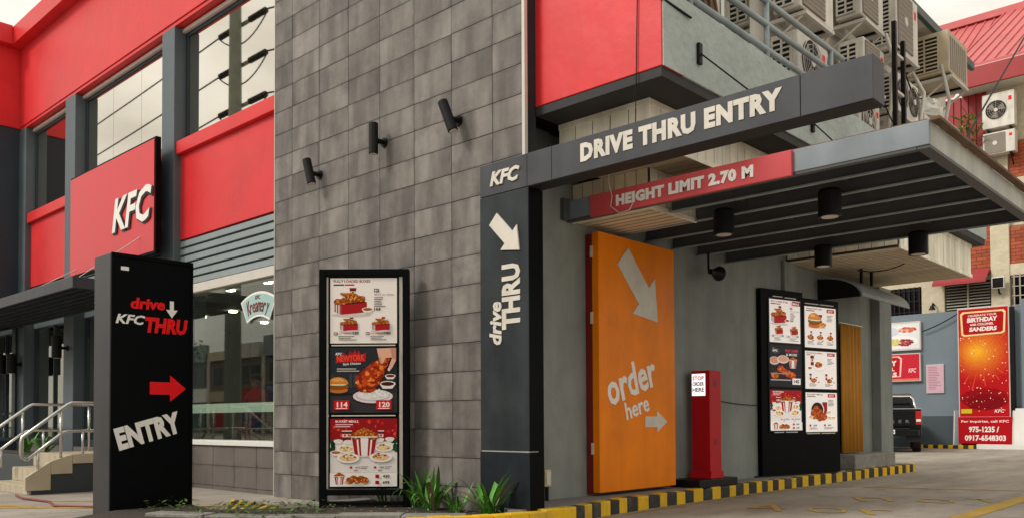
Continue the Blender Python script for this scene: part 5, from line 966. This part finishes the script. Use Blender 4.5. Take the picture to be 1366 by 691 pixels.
part('ridge_cap', MB().box(-18, 6, 41.0, 41.5, 18.3, 18.6), 'red_roof', rf)
for z0, h, lb, st_ in ((11.12, 1.25, 'tall white condenser with dark fan on the neighbour wall', 'round'), (10.2, .80, 'boxy white condenser below the dark fan one on the neighbour wall', 'square')):
    q = ac(lb, 0, 1.0, z0, h, style=st_); q.location = (-8.28, 33.35, z0); q.rotation_euler = (0, 0, 0); q['group'] = 'condensers on the neighbour building'
    t = thing('wall_bracket', 'steel bracket under the ' + ' '.join(lb.split()[:3]) + ' on the neighbour wall', 'bracket', (-7.8, 33.5, z0 - .1), world=True)
    for x in (-8.15, -7.45): part('arm', MB().box(x, x + .05, 33.30, 33.79, z0 - .05, z0 - .001), 'black', t); part('brace', MB().tube([(x + .025, 33.78, z0 - .35), (x + .025, 33.4, z0 - .05)], .02, 6), 'black', t)
fl = thing('floodlight', 'square floodlight with dark glass on the neighbour wall', 'floodlight', (-7.9, 33.6, 5.6), world=True); part('housing', MB().box(-8.12, -7.72, 33.45, 33.6, 5.55, 5.95), 'white_paint', fl, .02); part('glass', MB().box(-8.09, -7.75, 33.44, 33.449, 5.58, 5.92), 'dark_glass', fl); part('arm', MB().tube([(-7.92, 33.55, 5.56), (-7.92, 33.6, 5.40), (-7.92, 33.79, 5.40)], .03, 8), 'black', fl)
wl = thing('wall_lamp', 'small black wall lamp on the cream pilaster above the blue wall', 'lamp', (-10.0, 33.7, 4.9), world=True); part('arm', MB().tube([(-10.1, 33.78, 5.2), (-10.1, 33.6, 5.25), (-10.1, 33.5, 5.15)], .03, 8), 'black', wl); part('shade', MB().lathe([(.12, 0), (.05, .16)], (-10.1, 33.5, 5.0), n=14), 'black', wl)
bpl = thing('balcony_plant', 'bushy light green plant growing beside the stacked condensers', 'plant', (-8.75, 33.35, 10.0))
part('stem', MB().tube([(0, 0, 0), (.03, 0, .7), (-.02, .02, 1.7)], [.03, .02, .008], 6).tube([(.02, 0, .2), (.2, -.05, .9), (.25, -.05, 1.5)], [.02, .015, .006], 6), 'leaf_weed', bpl)
for i in range(130):
    o = bpl and bpy.data.objects.new('leaf', random.choice(LV)); C.objects.link(o); o.parent = bpl; s_ = random.uniform(.28, .55); zz = random.uniform(.1, 1.75)
    o.location = (random.uniform(-.32, .36) * (1.15 - .4 * zz / 1.75), random.uniform(-.3, .3), zz); o.scale = (s_, s_ * 2.0, s_); o.rotation_euler = (random.uniform(-.5, .5), random.uniform(.2, 1.2), random.uniform(0, 6.3))
bsh = MB().box(-9.1, -8.4, 33.0, 33.78, 9.85, 10.0); solo('balcony_shelf', bsh, 'stucco', 'small stucco shelf under the green plant on the neighbour wall', 'shelf')
cable('black guy wire slanting across the red roof', [(-4.5, 16.9, 5.0), (-4.6, 17.3, 6.15), (-4.55, 22.0, 9.65)], .02)
# ================================================================== ACROSS THE STREET (seen in the glass)
GY = 13.20
up = thing('utility_pole', 'concrete utility pole with insulators mirrored in the upper window', 'pole', (-37.85, GY - 21.1, 0), world=True)
py_ = GY - 21.1
part('shaft', MB().tube([(-37.85, py_, 0), (-37.85, py_, 24)], [.42, .26], 12), 'pole', up)
for z in (20.4, 18.4, 16.4):
    part('crossarm', MB().box(-38.6, -37.1, py_ - .45, py_ - .3, z - .06, z + .06), 'pole', up)
    for s in (-1, 1):
        mbi = MB()
        for k in range(9): mbi.lathe([(.04, 0), (.15, .02), (.15, .05), (.04, .07)], (-37.85 + s * (.75 + k * .17) , py_ - .35, z), 'x', 10)
        part('insulator', mbi, 'grille_dark', up)
    for s in (-1, 1): w_ = part('jumper', MB().tube(sag((-37.85 - 2.3, py_ - .35, z), (-37.85 + 2.3, py_ - .35, z - .1), .9), .035, 5), 'grille_dark', up) if s > 0 else None
for i, (z, lb) in enumerate(((20.4, 'top'), (18.4, 'middle'), (16.4, 'lowest'))):
    cable(lb + ' power line running to the utility pole across the street', sag((-120, py_ - 3, z + 2), (-40.2, py_ - .35, z), 1.0) + sag((-35.5, py_ - .35, z), (60, py_ - 14, z - 2), 2.0), .04, 'grille_dark', 'power_line')
sb = thing('street_building', 'row of shops across the street seen only in reflections', 'building', (-40, -30, 0), world=True); part('wall', MB().box(-110, 20, -36, -28, 0, 7.4), 'street_wall', sb)
for k in range(26):
    x = -108 + k * 5; hh_ = (k * 37 % 11) * .12
    part('shopfront', MB().box(x, x + 3.9, -28.0, -27.9, .3, 2.7), ['interior_green', 'cloth_red', 'interior_blue', 'shutter', 'interior_dark'][k % 5], sb); part('signboard', MB().box(x - .3, x + 4.3, -28.2, -27.95, 3.0, 3.9 + hh_ * .4), ['letter_white', 'awning_red', 'mint', 'ac_beige', 'interior_blue'][(k * 3) % 5], sb); part('pier', MB().box(x + 4.2, x + 4.7, -28.3, -27.9, 0, 6.6 + hh_), 'upper_wall', sb)
    for q in (0, 1): part('window', MB().box(x + .4 + q * 1.9, x + 1.8 + q * 1.9, -28.05, -27.95, 4.6, 6.2), 'dark_glass', sb)
    part('parapet', MB().box(x, x + 4.1, -28.2, -27.6, 6.9, 7.5 + hh_), ['stucco', 'upper_wall', 'louver'][k % 3], sb)
def tree(lab, x, y, h, seed):
    rt = random.Random(seed); t = thing('street_tree', lab, 'tree', (x, y, 0), group='trees across the street')
    tr = MB().tube([(0, 0, 0), (.1, 0, h * .3), (0, .1, h * .55)], [.28, .2, .14], 9)
    for k in range(6): a = k * 1.05; tr.tube([(0, .05, h * .45), (math.cos(a) * h * .12, math.sin(a) * h * .12, h * .62), (math.cos(a) * h * .22, math.sin(a) * h * .22, h * (.72 + .1 * (k % 2)))], [.1, .06, .02], 6)
    part('trunk', tr, 'pole', t); cr_ = MB(); cl = [(rt.uniform(-.26, .26) * h, rt.uniform(-.26, .26) * h, rt.uniform(.5, .95) * h, rt.uniform(.09, .16) * h) for _ in range(16)]
    for i in range(2600):
        cx_, cy_, cz_, rr_ = rt.choice(cl); d = Vector((rt.gauss(0, 1), rt.gauss(0, 1), rt.gauss(0, 1))).normalized() * rr_ * rt.random() ** .4; c = Vector((cx_, cy_, cz_)) + d; s2 = rt.uniform(.10, .2); a = Vector((rt.uniform(-1, 1), rt.uniform(-1, 1), rt.uniform(-.6, .6))).normalized() * s2; b = a.cross(Vector((rt.uniform(-1, 1), rt.uniform(-1, 1), 1))).normalized() * s2 * .5; cr_.quad(c - a, c + b, c + a, c - b)
    part('crown', cr_, 'leaf_weed', t)
tree('broad street tree far left across the street', -64, -16, 9, 1); tree('second street tree farther along across the street', -78, -19, 9, 2)
